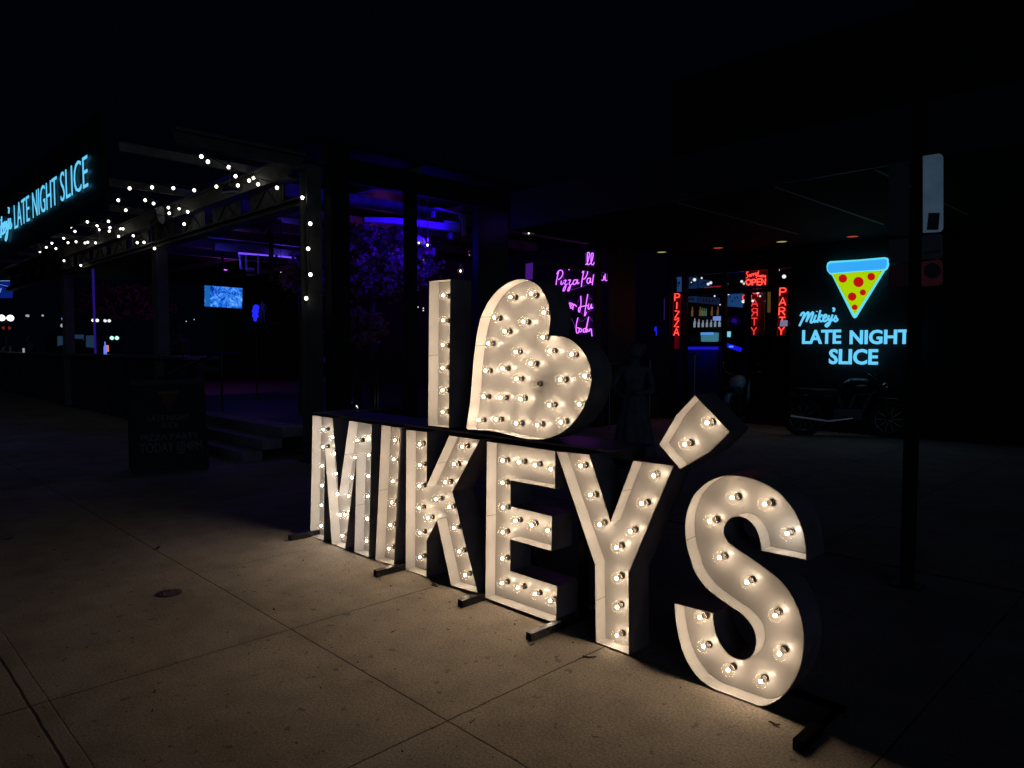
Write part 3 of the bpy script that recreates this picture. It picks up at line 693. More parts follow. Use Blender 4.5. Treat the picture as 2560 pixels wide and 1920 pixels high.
# ---------------------------------------------------------------- neon signs at the entrance
G = {'P': [[(0, 0), (0, 1), (.62, 1), (.9, .88), (.98, .74), (.9, .58), (.62, .47), (0, .47)]], 'I': [[(.5, 0), (.5, 1)]], 'Z': [[(0, 1), (1, 1), (0, 0), (1, 0)]],
     'A': [[(0, 0), (.5, 1), (1, 0)], [(.2, .33), (.8, .33)]], 'R': [[(0, 0), (0, 1), (.62, 1), (.92, .86), (.92, .64), (.62, .5), (0, .5)], [(.5, .5), (1, 0)]], 'T': [[(0, 1), (1, 1)], [(.5, 1), (.5, 0)]],
     'Y': [[(0, 1), (.5, .48), (1, 1)], [(.5, .48), (.5, 0)]], 'O': [[(.5 + .5 * math.cos(t * math.pi / 6), .5 + .5 * math.sin(t * math.pi / 6)) for t in range(13)]],
     'C': [[(.95, .8), (.7, 1), (.3, 1), (.05, .8), (0, .5), (.05, .2), (.3, 0), (.7, 0), (.95, .2)]], 'E': [[(1, 1), (0, 1), (0, 0), (1, 0)], [(0, .5), (.85, .5)]], 'N': [[(0, 0), (0, 1), (1, 0), (1, 1)]]}
def neon(mb, k, ch, x0, y0_, x1, y1_, yp, r, flip=False, sh=0):
    for st in G[ch]:
        mb.tube([az(k, x0 + (x1 - x0) * ((1 - a) if flip else a) + sh * c, y1_ + (y0_ - y1_) * c, 1, yp) for a, c in st], r, 7)
def box_px(mb, k, q, yp, d):
    ps = [az(k, x, y, 1, yp) for x, y in q]; mb.prism(ps, (0, d, 0))
ACR = mat('dark_acrylic', (.10, .02, .025), .35)
yn = YF + .02
s = thing('neon_sign', 'vertical red neon sign reading PIZZA left of the entrance door', 'neon sign', az('N5', 425, 1285, 1, yn), group='red neon signs at the entrance')
b = MB()
for ch, q in zip('PIZZA', ((400, 803, 455, 885), (412, 900, 432, 980), (400, 1003, 448, 1085), (393, 1103, 445, 1185), (388, 1200, 446, 1283))): neon(b, 'N5', ch, *q, yn, .011, sh=3)
b.build('neon_tube', REDN, s, smooth=True)
b = MB(); box_px(b, 'N5', [(388, 795), (467, 795), (455, 1288), (378, 1288)], yn + .03, .006); b.build('backing', ACR, s)
b = MB(); b.tube([az('N5', x, y, 1, yn + .02) for x, y in ((388, 795), (467, 795), (455, 1288), (378, 1288))], .003, 4, True); b.build('lit_edge', REDE, s)
s = thing('neon_sign', 'vertical red neon sign reading PARTY right of the entrance door', 'neon sign', az('N5', 1640, 1285, 1, yn), group='red neon signs at the entrance')
b = MB()
for ch, q in zip('PARTY', ((1610, 738, 1680, 825), (1603, 848, 1677, 938), (1600, 962, 1668, 1050), (1600, 1075, 1668, 1165), (1593, 1188, 1657, 1277))): neon(b, 'N5', ch, *q, yn, .011, sh=5)
b.build('neon_tube', REDN, s, smooth=True)
b = MB(); box_px(b, 'N5', [(1612, 725), (1697, 725), (1672, 1288), (1580, 1288)], yn + .03, .006); b.build('backing', ACR, s)
b = MB(); b.tube([az('N5', x, y, 1, yn + .02) for x, y in ((1612, 725), (1697, 725), (1672, 1288), (1580, 1288))], .003, 4, True); b.build('lit_edge', REDE, s)
# inside the room: the same word read from behind, and a small sign
yi = YF + 1.3
s = thing('neon_sign', 'dimmer red neon sign inside the doorway with its letters back to front', 'neon sign', az('N5', 1315, 1280, 1, yi), group='red neon signs at the entrance')
b = MB(); neon(b, 'N5', 'P', 1292, 762, 1355, 838, yi, .0105, True)
neon(b, 'N5', 'A', 1285, 865, 1355, 950, yi, .0105, True); neon(b, 'N5', 'R', 1285, 972, 1350, 1062, yi, .0105, True); neon(b, 'N5', 'T', 1285, 1085, 1348, 1168, yi, .0105, True); neon(b, 'N5', 'Y', 1280, 1190, 1342, 1278, yi, .0105, True)
b.build('neon_tube', emis('red_neon_dim', (1, .05, .035), 1.5), s, smooth=True)
b = MB(); box_px(b, 'N5', [(1250, 740), (1440, 740), (1425, 1290), (1245, 1290)], yi + .04, .01); b.build('backing', mat('red_acrylic', (.20, .03, .03), .4), s)
s = thing('neon_sign', 'small red neon letters glimpsed behind the door frame', 'neon sign', az('N5', 1235, 870, 1, yi - .1), group='red neon signs at the entrance')
b = MB(); neon(b, 'N5', 'C', 1186, 820, 1213, 870, yi - .1, .013); b.build('neon_tube', REDN, s, smooth=True)
b = MB(); neon(b, 'N5', 'R', 1258, 817, 1288, 860, yi - .1, .009); b.build('neon_tube', REDN, s, smooth=True)
b = MB(); box_px(b, 'N5', [(1183, 812), (1292, 812), (1292, 878), (1183, 878)], yi - .06, .008); b.build('backing', ACR, s)
s = thing('neon_sign', 'square red neon sign above the door saying sorry we are open', 'neon sign', az('N5', 1340, 700, 1, yn), group='red neon signs at the entrance')
b = MB()
for ch, q in zip('OPEN', ((1222, 640, 1277, 700), (1293, 638, 1333, 705), (1350, 633, 1393, 700), (1403, 630, 1445, 697))): neon(b, 'N5', ch, *q, yn, .013)
for st in ([(1248, 552), (1228, 556), (1230, 578), (1244, 592), (1240, 612), (1222, 622)], [(1266, 580), (1256, 590), (1262, 606), (1274, 598), (1268, 580)], [(1282, 604), (1286, 575), (1300, 580)], [(1304, 600), (1308, 570), (1322, 576)],
           [(1328, 560), (1330, 592), (1345, 590), (1350, 555)], [(1366, 540), (1356, 590), (1334, 618)], [(1366, 590), (1372, 610), (1380, 594), (1388, 610), (1394, 590)], [(1396, 604), (1410, 598), (1402, 590), (1398, 606), (1410, 612)], [(1418, 585), (1416, 592)],
           [(1422, 612), (1424, 596), (1432, 598)], [(1436, 604), (1448, 600), (1440, 592), (1436, 608), (1450, 612)]):
    b.tube([az('N5', x, y, 1, yn) for x, y in curve_pts(st, 3)], .0072, 6)
b.build('neon_tube', REDN, s, smooth=True)
b = MB(); box_px(b, 'N5', [(1213, 542), (1468, 530), (1465, 698), (1213, 712)], yn + .03, .006); b.build('backing', ACR, s)
b = MB(); b.tube([az('N5', x, y, 1, yn + .02) for x, y in ((1213, 542), (1468, 530), (1465, 698), (1213, 712))], .003, 4, True); b.build('lit_edge', REDE, s)
p5 = MB(); box_px(p5, 'N5', [(1617, 1110), (1700, 1108), (1698, 1178), (1610, 1180)], yn - .03, .004)
tag(p5.build('paper_notice', mat('white_paper', (.7, .7, .75), .7, emit=(.35, .35, .6), es=.45)), 'small white paper notice taped over the party neon', 'notice')  # glow put into the paper in place of light falling on it
p5 = MB(); box_px(p5, 'N5', [(398, 1292), (450, 1292), (445, 1440), (392, 1440)], yn + .02, .01)
tag(p5.build('red_poster', mat('red_panel', (.3, .01, .02), .6, emit=(.4, .0, .02), es=.12)), 'dark red strip poster under the pizza neon', 'poster')

# purple neon script in the side window
yq = YF - .02
s = thing('neon_sign', 'purple neon script about a pizza party in the corner window', 'neon sign', az('N4', 850, 1540, 1, yq))
PUR = [[(598, 1010), (602, 950), (620, 860), (630, 822)], [(608, 855), (632, 815), (665, 812), (678, 845), (660, 890), (628, 918)], [(662, 930), (655, 968), (670, 970), (688, 945)], [(690, 930), (716, 925), (700, 965), (712, 992), (697, 1040), (680, 1047), (690, 1010), (730, 965)],
       [(740, 925), (766, 922), (750, 965), (765, 990), (750, 1040), (735, 1047), (745, 1010), (790, 960)], [(842, 925), (815, 920), (795, 950), (805, 975), (832, 955), (848, 918), (843, 965), (865, 950)],
       [(892, 1000), (898, 930), (922, 805)], [(900, 840), (925, 800), (955, 800), (962, 840), (935, 900), (910, 912)], [(990, 900), (965, 905), (955, 940), (970, 962), (988, 940), (998, 900), (996, 948), (1008, 945)], [(1016, 980), (1026, 900), (1034, 858)],
       [(722, 1190), (735, 1242), (754, 1188), (766, 1186)], [(765, 1228), (786, 1205), (778, 1190), (760, 1215), (768, 1247), (792, 1235)], [(800, 1195), (792, 1265)], [(797, 1225), (815, 1205), (835, 1228)],
       [(885, 1105), (886, 1200), (870, 1290), (858, 1270), (872, 1235), (960, 1215)], [(965, 1085), (946, 1200), (928, 1335), (950, 1290)], [(977, 1195), (968, 1245), (985, 1255), (1008, 1200), (1008, 1250), (1024, 1235)],
       [(852, 1355), (832, 1450), (838, 1530), (860, 1520), (866, 1480), (842, 1470)], [(880, 1478), (868, 1500), (880, 1522), (897, 1500), (882, 1478)], [(940, 1478), (914, 1490), (914, 1522), (940, 1500), (975, 1345), (945, 1512), (958, 1515)],
       [(965, 1485), (966, 1512), (984, 1505), (992, 1480), (986, 1512)], [(1005, 1482), (1014, 1570)], [(940, 745), (962, 720), (985, 620), (962, 615), (962, 735), (980, 742)], [(985, 740), (1012, 700), (1027, 620), (1005, 625), (1005, 730), (1025, 745), (1043, 715)],
       [(750, 785), (748, 808)]]
b = MB()
for st in PUR: b.tube([az('N4', x, y, 1, yq) for x, y in curve_pts(st, 4)], .0112, 7)
b.build('neon_tube', PURN, s, smooth=True)
b = MB()
for st in ([(1120, 860), (1120, 915), (1140, 925), (1155, 870), (1155, 925)], [(1166, 850), (1170, 925), (1188, 925)]): b.tube([az('N4', x, y, 1, yq) for x, y in curve_pts(st, 3)], .008, 6)
b.build('neon_tube', PURN, s, smooth=True)
b = MB()
for st in ([(940, 610), (1045, 612)], [(940, 610), (938, 745)], [(680, 1100), (720, 1180), (760, 1160)], [(850, 1180), (880, 1110), (890, 1105)], [(965, 1080), (980, 1130), (1012, 1147)], [(880, 1290), (925, 1345), (960, 1285), (1010, 1275)],
           [(770, 1355), (805, 1420), (830, 1530)], [(850, 1350), (870, 1395), (900, 1400), (960, 1350)], [(975, 1340), (1000, 1370), (1020, 1395)], [(670, 830), (690, 905), (720, 915)], [(740, 1045), (900, 1000), (950, 975)], [(1115, 830), (1190, 850), (1190, 935)]):
    b.tube([az('N4', x, y, 1, yq + .01) for x, y in st], .0028, 4)
b.build('lit_edge', emis('purple_edge', (.35, .12, .8), .5), s)
b = MB(); box_px(b, 'N4', [(582, 800), (1044, 830), (1030, 1600), (838, 1545), (735, 1270), (670, 1080), (582, 1020)], yq + .045, .004); box_px(b, 'N4', [(938, 610), (1046, 612), (1046, 748), (938, 745)], yq + .045, .004)
box_px(b, 'N4', [(1125, 640), (1195, 640), (1195, 935), (1115, 935)], yq + .045, .004)
b.build('backing', mat('purple_acrylic', (.30, .14, .8), .5), s)

# ---------------------------------------------------------------- the cyan shop sign on the right
yc = YF - .12
s = thing('lit_wall_sign', 'cyan lit shop sign with a pizza slice emblem on the dark wall at right', 'sign', at(2140, 910, 1, yc))
def ptx(x, y): return az('N6', x, y, 1, yc)
b = MB()
for st in MK: b.tube([ptx(x, y) for x, y in curve_pts(st)], .019, 8)
b.build('script_lettering', CYAN, s, smooth=True)
def cy(x, y): return at(1760 + x / 2.765, 820 + y / 2.765, 1, yc)
for wd, x0, x1, yt, yb in (('LATE', 680, 950, 10, 110), ('NIGHT', 1008, 1432, 8, 113), ('SLICE', 865, 1206, 145, 250)):
    a = cy(x0, yb); c = cy(x1, yt); text_obj('lettering', wd, (a.x, yc, a.z), (1, 0, 0), (0, 0, 1), c.z - a.z, c.x - a.x, CYAN, s, .02, .028)
def poly_part(name, q, m_, dy, d=.012, par=s):
    b = MB(); b.prism([ptx(x, y) + Vector((0, dy, 0)) for x, y in q], (0, d, 0)); return b.build(name, m_, par)
YEL = emis('slice_yellow_green', (.42, .68, .0), .95); REDP = emis('pepperoni_red', (.52, .006, .004), .95); CY2 = emis('crust_blue', (.04, .42, 1.0), .95); LNE = mat('thin_dark_line', (.01, .02, .03), .6)
crust_o = [(583, 1095), (605, 1082), (850, 1068), (1080, 1047), (1105, 1055), (1115, 1080), (1113, 1120), (1100, 1150), (1080, 1165), (832, 1568), (815, 1575), (800, 1562), (622, 1205), (600, 1190), (580, 1165), (575, 1125)]
poly_part('border', crust_o, CYANR, .0)
poly_part('crust', [(595, 1110), (610, 1100), (850, 1083), (1080, 1063), (1097, 1075), (1097, 1110), (1085, 1142), (1060, 1152), (850, 1165), (615, 1184), (595, 1170), (588, 1140)], CY2, -.016)
poly_part('cheese', [(624, 1192), (850, 1174), (1066, 1160), (822, 1545)], YEL, -.016)
def disc(x, y, r_, cut=None): poly_part('pepperoni', [(x + r_ * math.cos(t * math.pi / 12), y + r_ * math.sin(t * math.pi / 12)) for t in range(24)], REDP, -.03, .012)
disc(720, 1232, 36); disc(855, 1262, 44); disc(965, 1216, 33); disc(800, 1388, 36); disc(893, 1352, 26); disc(822, 1480, 24)

# ---------------------------------------------------------------- pole with road signs at the right
pp = at(2284, 900, 1, 5.2)
PX, PY = pp.x, pp.y
po = thing('sign_pole', 'dark square steel pole carrying three sign plates at the right', 'pole', (PX, PY, 0))
vw = Vector((PX, PY, 0)).normalized(); sd = Vector((vw.y, -vw.x, 0))      # plates turned to the road behind the viewer
hw = 17 / FPX * (Vector((PX, PY, 0)).dot(Vector((FWD.x, FWD.y, 0)).normalized()))
MB().bar((PX, PY, .004), (PX, PY, 4.3), hw * 1.62).build('post', FASC, po)
MB().box((PX - .09, PY - .09, .004), (PX + .09, PY + .09, .015)).build('base_plate', FASC, po)
ax = Vector((.80, .60, 0)).normalized(); nrm = Vector((ax.y, -ax.x, 0))
o0 = Vector((PX, PY, 0)) + nrm * (-.055 if nrm.dot(vw) < 0 else .055) * -1
def plate_pt(px, py):
    d = FWD + RGT * ((px - 1280) / FPX) + UPV * ((960 - py) / FPX); t = (o0 - CAM).dot(nrm) / d.dot(nrm); return CAM + d * t
def rounded(x0, y0, x1t, x1b, y1, rr):
    q = [(x0, y0), (x0, y1)]
    for k in range(5): t = math.pi / 2 * (1 - k / 4); q.append((x1b - rr + rr * math.cos(t), y1 - rr + rr * math.sin(t) - 2))
    for k in range(5): t = math.pi / 2 * (k / 4); q.append((x1t - rr + rr * math.cos(t), y0 - 6 + rr - rr * math.sin(t)))
    return q
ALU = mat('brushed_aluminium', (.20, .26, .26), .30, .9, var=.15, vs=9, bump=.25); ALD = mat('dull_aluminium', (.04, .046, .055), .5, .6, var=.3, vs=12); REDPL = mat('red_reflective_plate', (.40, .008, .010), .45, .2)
def splate(name, x0, y0, x1, y1, rr, m_, off=0):
    ps = [plate_pt(x, y) - nrm * off * (1 if nrm.dot(vw) > 0 else -1) for x, y in rounded(x0, y0, x1, x1, y1, rr)]
    return MB().prism(ps, nrm * .004).build(name, m_, po)
def N6p(x, y): return zz('N6', x, y)
a0, a1 = N6p(1405, 160), N6p(1582, 838)
# plates run behind the post; the shade left of it is put into darker materials
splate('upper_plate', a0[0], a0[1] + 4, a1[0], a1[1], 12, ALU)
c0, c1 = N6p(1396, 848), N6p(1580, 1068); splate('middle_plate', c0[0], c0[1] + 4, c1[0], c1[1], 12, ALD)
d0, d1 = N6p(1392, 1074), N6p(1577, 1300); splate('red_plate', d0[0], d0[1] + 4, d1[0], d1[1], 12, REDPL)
def face(name, pts_, m_, off=.004):
    ps = [plate_pt(*N6p(x, y)) - nrm * off * (1 if nrm.dot(vw) > 0 else -1) for x, y in pts_]; return MB().prism(ps, nrm * .0015).build(name, m_, po)
BLK = mat('black_print', (.012, .01, .016), .6)
face('black_square', [(1455, 665), (1550, 665), (1537, 812), (1440, 812)], BLK, .006)
face('black_disc', [(1487 + 72 * math.cos(t * math.pi / 12), 1165 + 66 * math.sin(t * math.pi / 12)) for t in range(24)], BLK, .006)
rr_ = random.Random(2); b = MB()
for k in range(9):
    x = 1418 + k * 15; b.add([plate_pt(*N6p(x + dx, 1010 - k * 1.5 + dy)) - nrm * .007 * (1 if nrm.dot(vw) > 0 else -1) for dx, dy in ((0, -14), (9, -14 + rr_.uniform(-8, 8)), (11, 10), (1, 12))], [(0, 1, 2, 3)])
b.build('sticker_scrawl', BLK, po)
for nm, (x0, y0, x1, y1), m_ in (('upper_plate', (1110, 215, 1285, 865), ALD), ('middle_plate', (1112, 875, 1282, 1095), mat('dull_grey_plate', (.05, .055, .065), .6, .3)), ('red_plate', (1112, 1100, 1280, 1310), mat('shaded_red_plate', (.12, .006, .02), .6, .2))):
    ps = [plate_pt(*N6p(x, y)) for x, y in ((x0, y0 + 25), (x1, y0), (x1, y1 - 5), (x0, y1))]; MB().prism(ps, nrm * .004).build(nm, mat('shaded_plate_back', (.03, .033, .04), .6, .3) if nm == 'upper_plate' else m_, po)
# ---------------------------------------------------------------- inside the patio
BLUE = (.06, .04, 1.0)
tv = thing('television', 'large screen glowing light blue inside the patio, left of the corner column', 'television', at(560, 770, 0, -20))
q = [at(x, y, 0, -20) for x, y in ((513, 713.5), (605.7, 720.5), (605.2, 771), (512.6, 765.5))]
def screen_mat():
    M = bpy.data.materials.new('screen_picture'); M.use_nodes = True; t = M.node_tree
    for n in list(t.nodes): t.nodes.remove(n)
    N = t.nodes.new; c = N('ShaderNodeTexCoord'); a = N('ShaderNodeTexNoise'); a.inputs['Scale'].default_value = 5.5; a.inputs['Detail'].default_value = 7; a.inputs['Roughness'].default_value = .75
    a.inputs['Distortion'].default_value = 1.2
    r = N('ShaderNodeValToRGB'); e = N('ShaderNodeEmission'); o = N('ShaderNodeOutputMaterial')
    cr = r.color_ramp; cr.elements[0].position = .38; cr.elements[0].color = (.0, .005, .09, 1); cr.elements[1].position = .66; cr.elements[1].color = (.16, .5, 1, 1)
    k = cr.elements.new(.48); k.color = (.008, .13, .75, 1)
    t.links.new(c.outputs['Object'], a.inputs['Vector']); t.links.new(a.outputs[0], r.inputs[0]); t.links.new(r.outputs[0], e.inputs[0]); t.links.new(e.outputs[0], o.inputs[0]); e.inputs[1].default_value = 1.1
    return M
SCR = screen_mat()
MB().prism(q, (-.03, 0, 0)).build('screen', SCR, tv)
sb = emis('screen_side_blue', (.01, .16, .55), .8)
MB().prism([q[0] + Vector((.004, 0, 0)), q[0].lerp(q[1], .13) + Vector((.004, 0, 0)), q[3].lerp(q[2], .13) + Vector((.004, 0, 0)), q[3] + Vector((.004, 0, 0))], (.002, 0, 0)).build('screen_side_bar', sb, tv)
MB().box((-20.1, q[0].y - .03, q[3].z - .03), (-20.035, q[1].y + .03, q[0].z + .03)).build('case', FASC, tv)
MB().bar((-20.07, (q[0].y + q[1].y) / 2, q[0].z + .03), (-20.07, (q[0].y + q[1].y) / 2, 4.5), .05).build('ceiling_bracket', DARK, tv)
t2 = thing('television', 'screen cut off by the left edge of the photo, dim blue with a white curve', 'television', at(10, 745, 1, 9))
q2 = [at(x, y, 1, 9) for x, y in ((-60, 700), (33, 703), (30, 745), (-60, 745))]
MB().prism(q2, (0, .03, 0)).build('screen', emis('screen_deep_blue', (.004, .02, .25), .6), t2)
MB().tube([at(x, y, 1, 8.98) for x, y in ((-30, 703), (8, 702), (24, 702))], .012, 5).tube([at(x, y, 1, 8.98) for x, y in ((-20, 715), (0, 711), (20, 716), (30, 722))], .008, 5).tube([at(x, y, 1, 8.98) for x, y in ((0, 726), (3, 720), (1, 731))], .01, 5).build('screen_mark', emis('screen_white', (.3, .5, 1), 1), t2)
MB().box((q2[0].x, 9.04, q2[3].z), (q2[1].x + .02, 9.1, q2[0].z + .02)).build('case', FASC, t2)

# blue light tubes and painted frames they light
def px_prism(pts_, ax, v, d, ht): return [at(x, y, ax, v) for x, y in pts_]
ls = thing('light_strip', 'violet blue light strip along a ceiling beam above the screen', 'light', az('Z7', 1200, 410, 0, -17))
st = [az('Z7', x, y, 0, -17) for x, y in ((930, 385), (1180, 402), (1330, 412), (1480, 425), (1600, 438), (1700, 450))]
MB().tube(st, .022, 8).build('tube', emis('violet_tube', (.16, .06, 1), 1.3), ls)
MB().bar(st[0] + Vector((0, -.6, .10)), st[-1] + Vector((0, .1, .10)), .14, .16).build('carrier_beam', BEAMG, ls)
spot('lamp', st[3] + Vector((.2, 0, -.1)), (.1, .05, 1), 10, ls, .1)
spot('lamp', st[0] + Vector((.3, -.5, -.15)), BLUE, 7, ls, .1)
hf = thing('ceiling_rack', 'blue-lit metal rack hanging from the ceiling above the screen', 'frame', az('Z7', 1080, 600, 0, -16.8))
b = MB()
for x0, y0_, x1, y1_, r_ in ((945, 400, 965, 600, .035), (1030, 410, 1030, 600, .03), (1185, 410, 1188, 660, .02), (1030, 600, 1130, 600, .05), (1050, 668, 1150, 676, .015)): b.tube([az('Z7', x0, y0_, 0, -16.8), az('Z7', x1, y1_, 0, -16.8)], r_, 6)
b.build('bars', mat('white_painted_metal', (.6, .6, .6), .5), hf)
rf = thing('roof_beams', 'dark ceiling beams of the patio catching blue light', 'beam', (-15, 10, 4.3))
b = MB()
for k in range(7): b.box((-9.4 - 1.8 * k - .08, 5.4, 4.12), (-9.4 - 1.8 * k + .08, 13.6, 4.32))
for k in range(3): b.box((-28, 7 + 2.5 * k, 4.33), (-9.3, 7.12 + 2.5 * k, 4.48))
b.build('joist', WOOD, rf)
bf = thing('steel_frame', 'grey steel frame lit vivid blue above the upper I', 'frame', az('Z8', 1780, 570, 0, -10.4))
xf = -10.4
def fr8(pts_, nm, m_=BEAMG): MB().prism([az('Z8', x, y, 0, xf) for x, y in pts_], (-.08, 0, 0)).build(nm, m_, bf)
PB = mat('pale_painted_steel', (.45, .45, .48), .6, var=.25, vs=3)
fr8([(480, 330), (860, 335), (1250, 375), (1748, 428), (1748, 530), (1250, 455), (860, 410), (480, 385)], 'lower_beam', PB)
fr8([(1752, 283), (1812, 296), (1828, 560), (1795, 578)], 'post', PB)
fr8([(1418, 205), (1470, 208), (1748, 280), (1748, 292), (1460, 222)], 'upper_rail', PB)
fr8([(1552, 373), (1746, 398), (1746, 424), (1560, 403)], 'plate', PB)
fr8([(1390, 330), (1400, 250), (1412, 250), (1404, 333)], 'strut', PB)
p = az('Z8', 1700, 500, 0, -9.75); spot('blue_lamp', p + Vector((.15, -.3, -.15)), (.02, .0, 1), 110, bf, .05, 'SPOT', (-1, -.2, .15), 125)
p = az('Z8', 1250, 460, 0, -9.6); spot('blue_lamp', p + Vector((-.2, -.2, -.3)), (.03, .0, 1), 9, bf, .05)
MB().lathe(az('Z8', 1620, 590, 0, -9.9), (0, .3, 1), [(0, -.05), (.05, -.05), (.07, .05), (.06, .05), (.04, 0)], 12).build('lamp_housing', DARK, bf)
spot_root = thing('wash_light', 'small blue wash light on the patio ceiling', 'light', (-12.5, 8.5, 4.1))
MB().lathe((-12.5, 8.5, 4.0), (0, 0, 1), [(0, .08), (.07, .06), (.08, -.06), (.07, -.06), (.05, 0)], 14).build('housing', DARK, spot_root)
spot('lamp', (-12.5, 8.5, 3.9), (.40, .05, .75), 8, spot_root, .1)
ws2 = thing('wash_light', 'small blue wash light over the patio steps', 'light', (-11.3, 7.0, 3.6))
MB().lathe((-11.3, 7.0, 3.6), (0, 0, 1), [(0, .08), (.07, .06), (.08, -.06), (.07, -.06), (.05, 0)], 14).build('housing', DARK, ws2)
spot('lamp', (-11.3, 7.0, 3.5), (.05, .02, 1), 16, ws2, .08, 'SPOT', (-.12, -.35, -1), 38)
ws3 = thing('wash_light', 'small blue wash light at the far left of the patio', 'light', (-21.5, 9, 4.1))
MB().lathe((-21.5, 9, 4.0), (0, 0, 1), [(0, .08), (.07, .06), (.08, -.06), (.07, -.06), (.05, 0)], 14).build('housing', DARK, ws3)
spot('lamp', (-21.5, 9, 3.9), (.42, .07, .75), 50, ws3, .1)

# blossom trees
def tree(label, cx, cy, cz, rx, rz_, base, ncl, seed, size=.055, ry=None, m_=LEAF, cat='tree', nm='blossom_tree'):
    rr = random.Random(seed); ry = ry or rx
    r = thing(nm, label, cat, (cx, cy, base), group='artificial blossom trees on the patio')
    tb = MB(); tip = []
    tb.tube([(cx, cy, base), (cx + .03, cy, base + (cz - base) * .4), (cx - .02, cy + .02, cz - rz_ * .5)], [.07, .055, .045], 8)
    for k in range(9):
        a = rr.uniform(0, 6.28); t = Vector((cx + rx * .7 * math.cos(a), cy + ry * .7 * math.sin(a), cz + rz_ * rr.uniform(-.3, .7)))
        s0 = Vector((cx, cy, cz - rz_ * rr.uniform(.5, .9))); tb.tube([s0, s0.lerp(t, .5) + Vector((0, 0, .05)), t], [.035, .022, .008], 6)
    tb.build('trunk', TRUNK, r)
    cb = MB()
    for k in range(ncl):
        while True:
            v = Vector((rr.uniform(-1, 1), rr.uniform(-1, 1), rr.uniform(-1, 1)))
            if .25 < v.length < 1 + .12 * math.sin(7 * v.x + 3 * v.z): break
        c = Vector((cx + v.x * rx, cy + v.y * ry, cz + v.z * rz_)); rc = rr.uniform(.07, .16)
        for j in range(16):
            o = c + Vector((rr.gauss(0, rc * .6), rr.gauss(0, rc * .6), rr.gauss(0, rc * .45))); n1 = Vector((rr.gauss(0, 1), rr.gauss(0, 1), rr.gauss(0, 1))).normalized(); n2 = n1.orthogonal().normalized(); s_ = size * rr.uniform(.4, .9)
            n3 = n1.cross(n2); cb.add([o - n2 * s_ - n3 * s_ * .3, o - n3 * s_, o + n2 * s_ - n3 * s_ * .2, o + n2 * s_ * .5 + n3 * s_ * .8, o - n2 * s_ * .6 + n3 * s_ * .7], [(0, 1, 2, 3, 4)])
    cb.build('crown', m_, r); return r
c = at(312, 755, 1, 8.0); tree('round pink blossom tree behind the counter at the left of the patio', c.x, c.y, c.z, 1.5, .62, DECK, 260, 1, .07)
c = at(930, 650, 0, -11.6); tree('big dark pink blossom tree left of the upper I', c.x, c.y, c.z, 1.0, .68, DECK, 330, 2, .06, 1.35)
c = at(758, 690, 1, 6.0); tree('small pink blossom tree half hidden behind the lit corner column', c.x - .1, c.y, c.z, .25, .38, DECK, 46, 3, .05)
c = at(890, 800, 0, -10.6); tree('low blossom bush behind the glass railing', c.x, c.y, c.z - .1, .5, .35, DECK, 60, 4, .05, .5)
c = at(675, 567, 1, 7.0); tree('spray of blossom high under the ceiling right of the screen', c.x, c.y, c.z, .3, .18, 3.0, 20, 5, .05)
c = at(1010, 700, 0, -10.2); tree('drooping blossom branch just left of the upper I', c.x, c.y, c.z, .3, .4, DECK, 30, 8, .05)

# pendant lamps with clear bulbs
def pendant(k, x, y, v, label, shade=False, s=1.0, dim=False):
    p = az(k, x, y, 0, v)
    r = thing('pendant_lamp', label, 'pendant lamp', p, group='pendant lamps of the patio')
    MB().lathe(p, (0, 0, 1), [(.012 * s, .075 * s)] + [(.055 * s * math.sin(t * math.pi / 11), .055 * s * math.cos(t * math.pi / 11)) for t in range(1, 11)] + [(0, -.055 * s)], 18).build('bulb', BULBG, r, smooth=True)
    MB().ball(p, .016 * s, 8, 6, (1, 1, 1.5)).build('filament', emis('pendant_dim' if dim else 'pendant_glow', (1, .93, .82), .25 if dim else 3.5), r)
    MB().cyl(p + Vector((0, 0, .06 * s)), p + Vector((0, 0, .12 * s)), .02, 10).build('holder', BRASS, r)
    MB().cyl(p + Vector((0, 0, .12 * s)), (p.x, p.y, 4.5), .006, 5).build('cord', RUB, r)
    if shade: MB().lathe(p, (0, 0, 1), [(.03, .11), (.10, .07), (.125, -.01), (.118, -.01), (.095, .06), (.03, .10)], 20).build('shade', mat('cream_enamel', (.6, .55, .42), .5), r, smooth=True)
    return r
pendant('Z8', 1195, 665, -10.2, 'shaded pendant lamp left of the pair, above the blossom tree', True)
pendant('Z8', 1310, 700, -10.0, 'clear globe pendant right beside the shaded one')
pendant('Z8', 1745, 1040, -9.6, 'clear globe pendant just above the upper I')
pendant('Z8', 1255, 885, -11.0, 'dim clear globe pendant below the pair', dim=True)
pendant('Z8', 1862, 830, -11.5, 'small dim globe pendant right of the blossom tree', dim=True, s=.8)
pendant('N4', 285, 382, -9.7, 'shaded pendant lamp above the heart', True, .8)
pendant('Z7', 1490, 640, -14, 'tiny bright pendant between the strip and the corner column', s=.6)
b = MB()
for k, x, y, v in (('Z8', 1185, 1515, -12), ('Z8', 1255, 1560, -12), ('Z8', 1255, 1530, -12.2), ('Z7', 1862, 1300, -10.5), ('Z7', 345, 1258, -24), ('Z7', 240, 1282, -24), ('Z8', 1945, 1325, -12)): b.ball(az(k, x, y, v=v, ax=0), .014, 6, 5)
tag(b.build('candle_lights', emis('tiny_candle', (.8, .85, 1), 1.0)), 'tiny table candle lights glimpsed across the dark patio', 'candle lights')['kind'] = 'stuff'

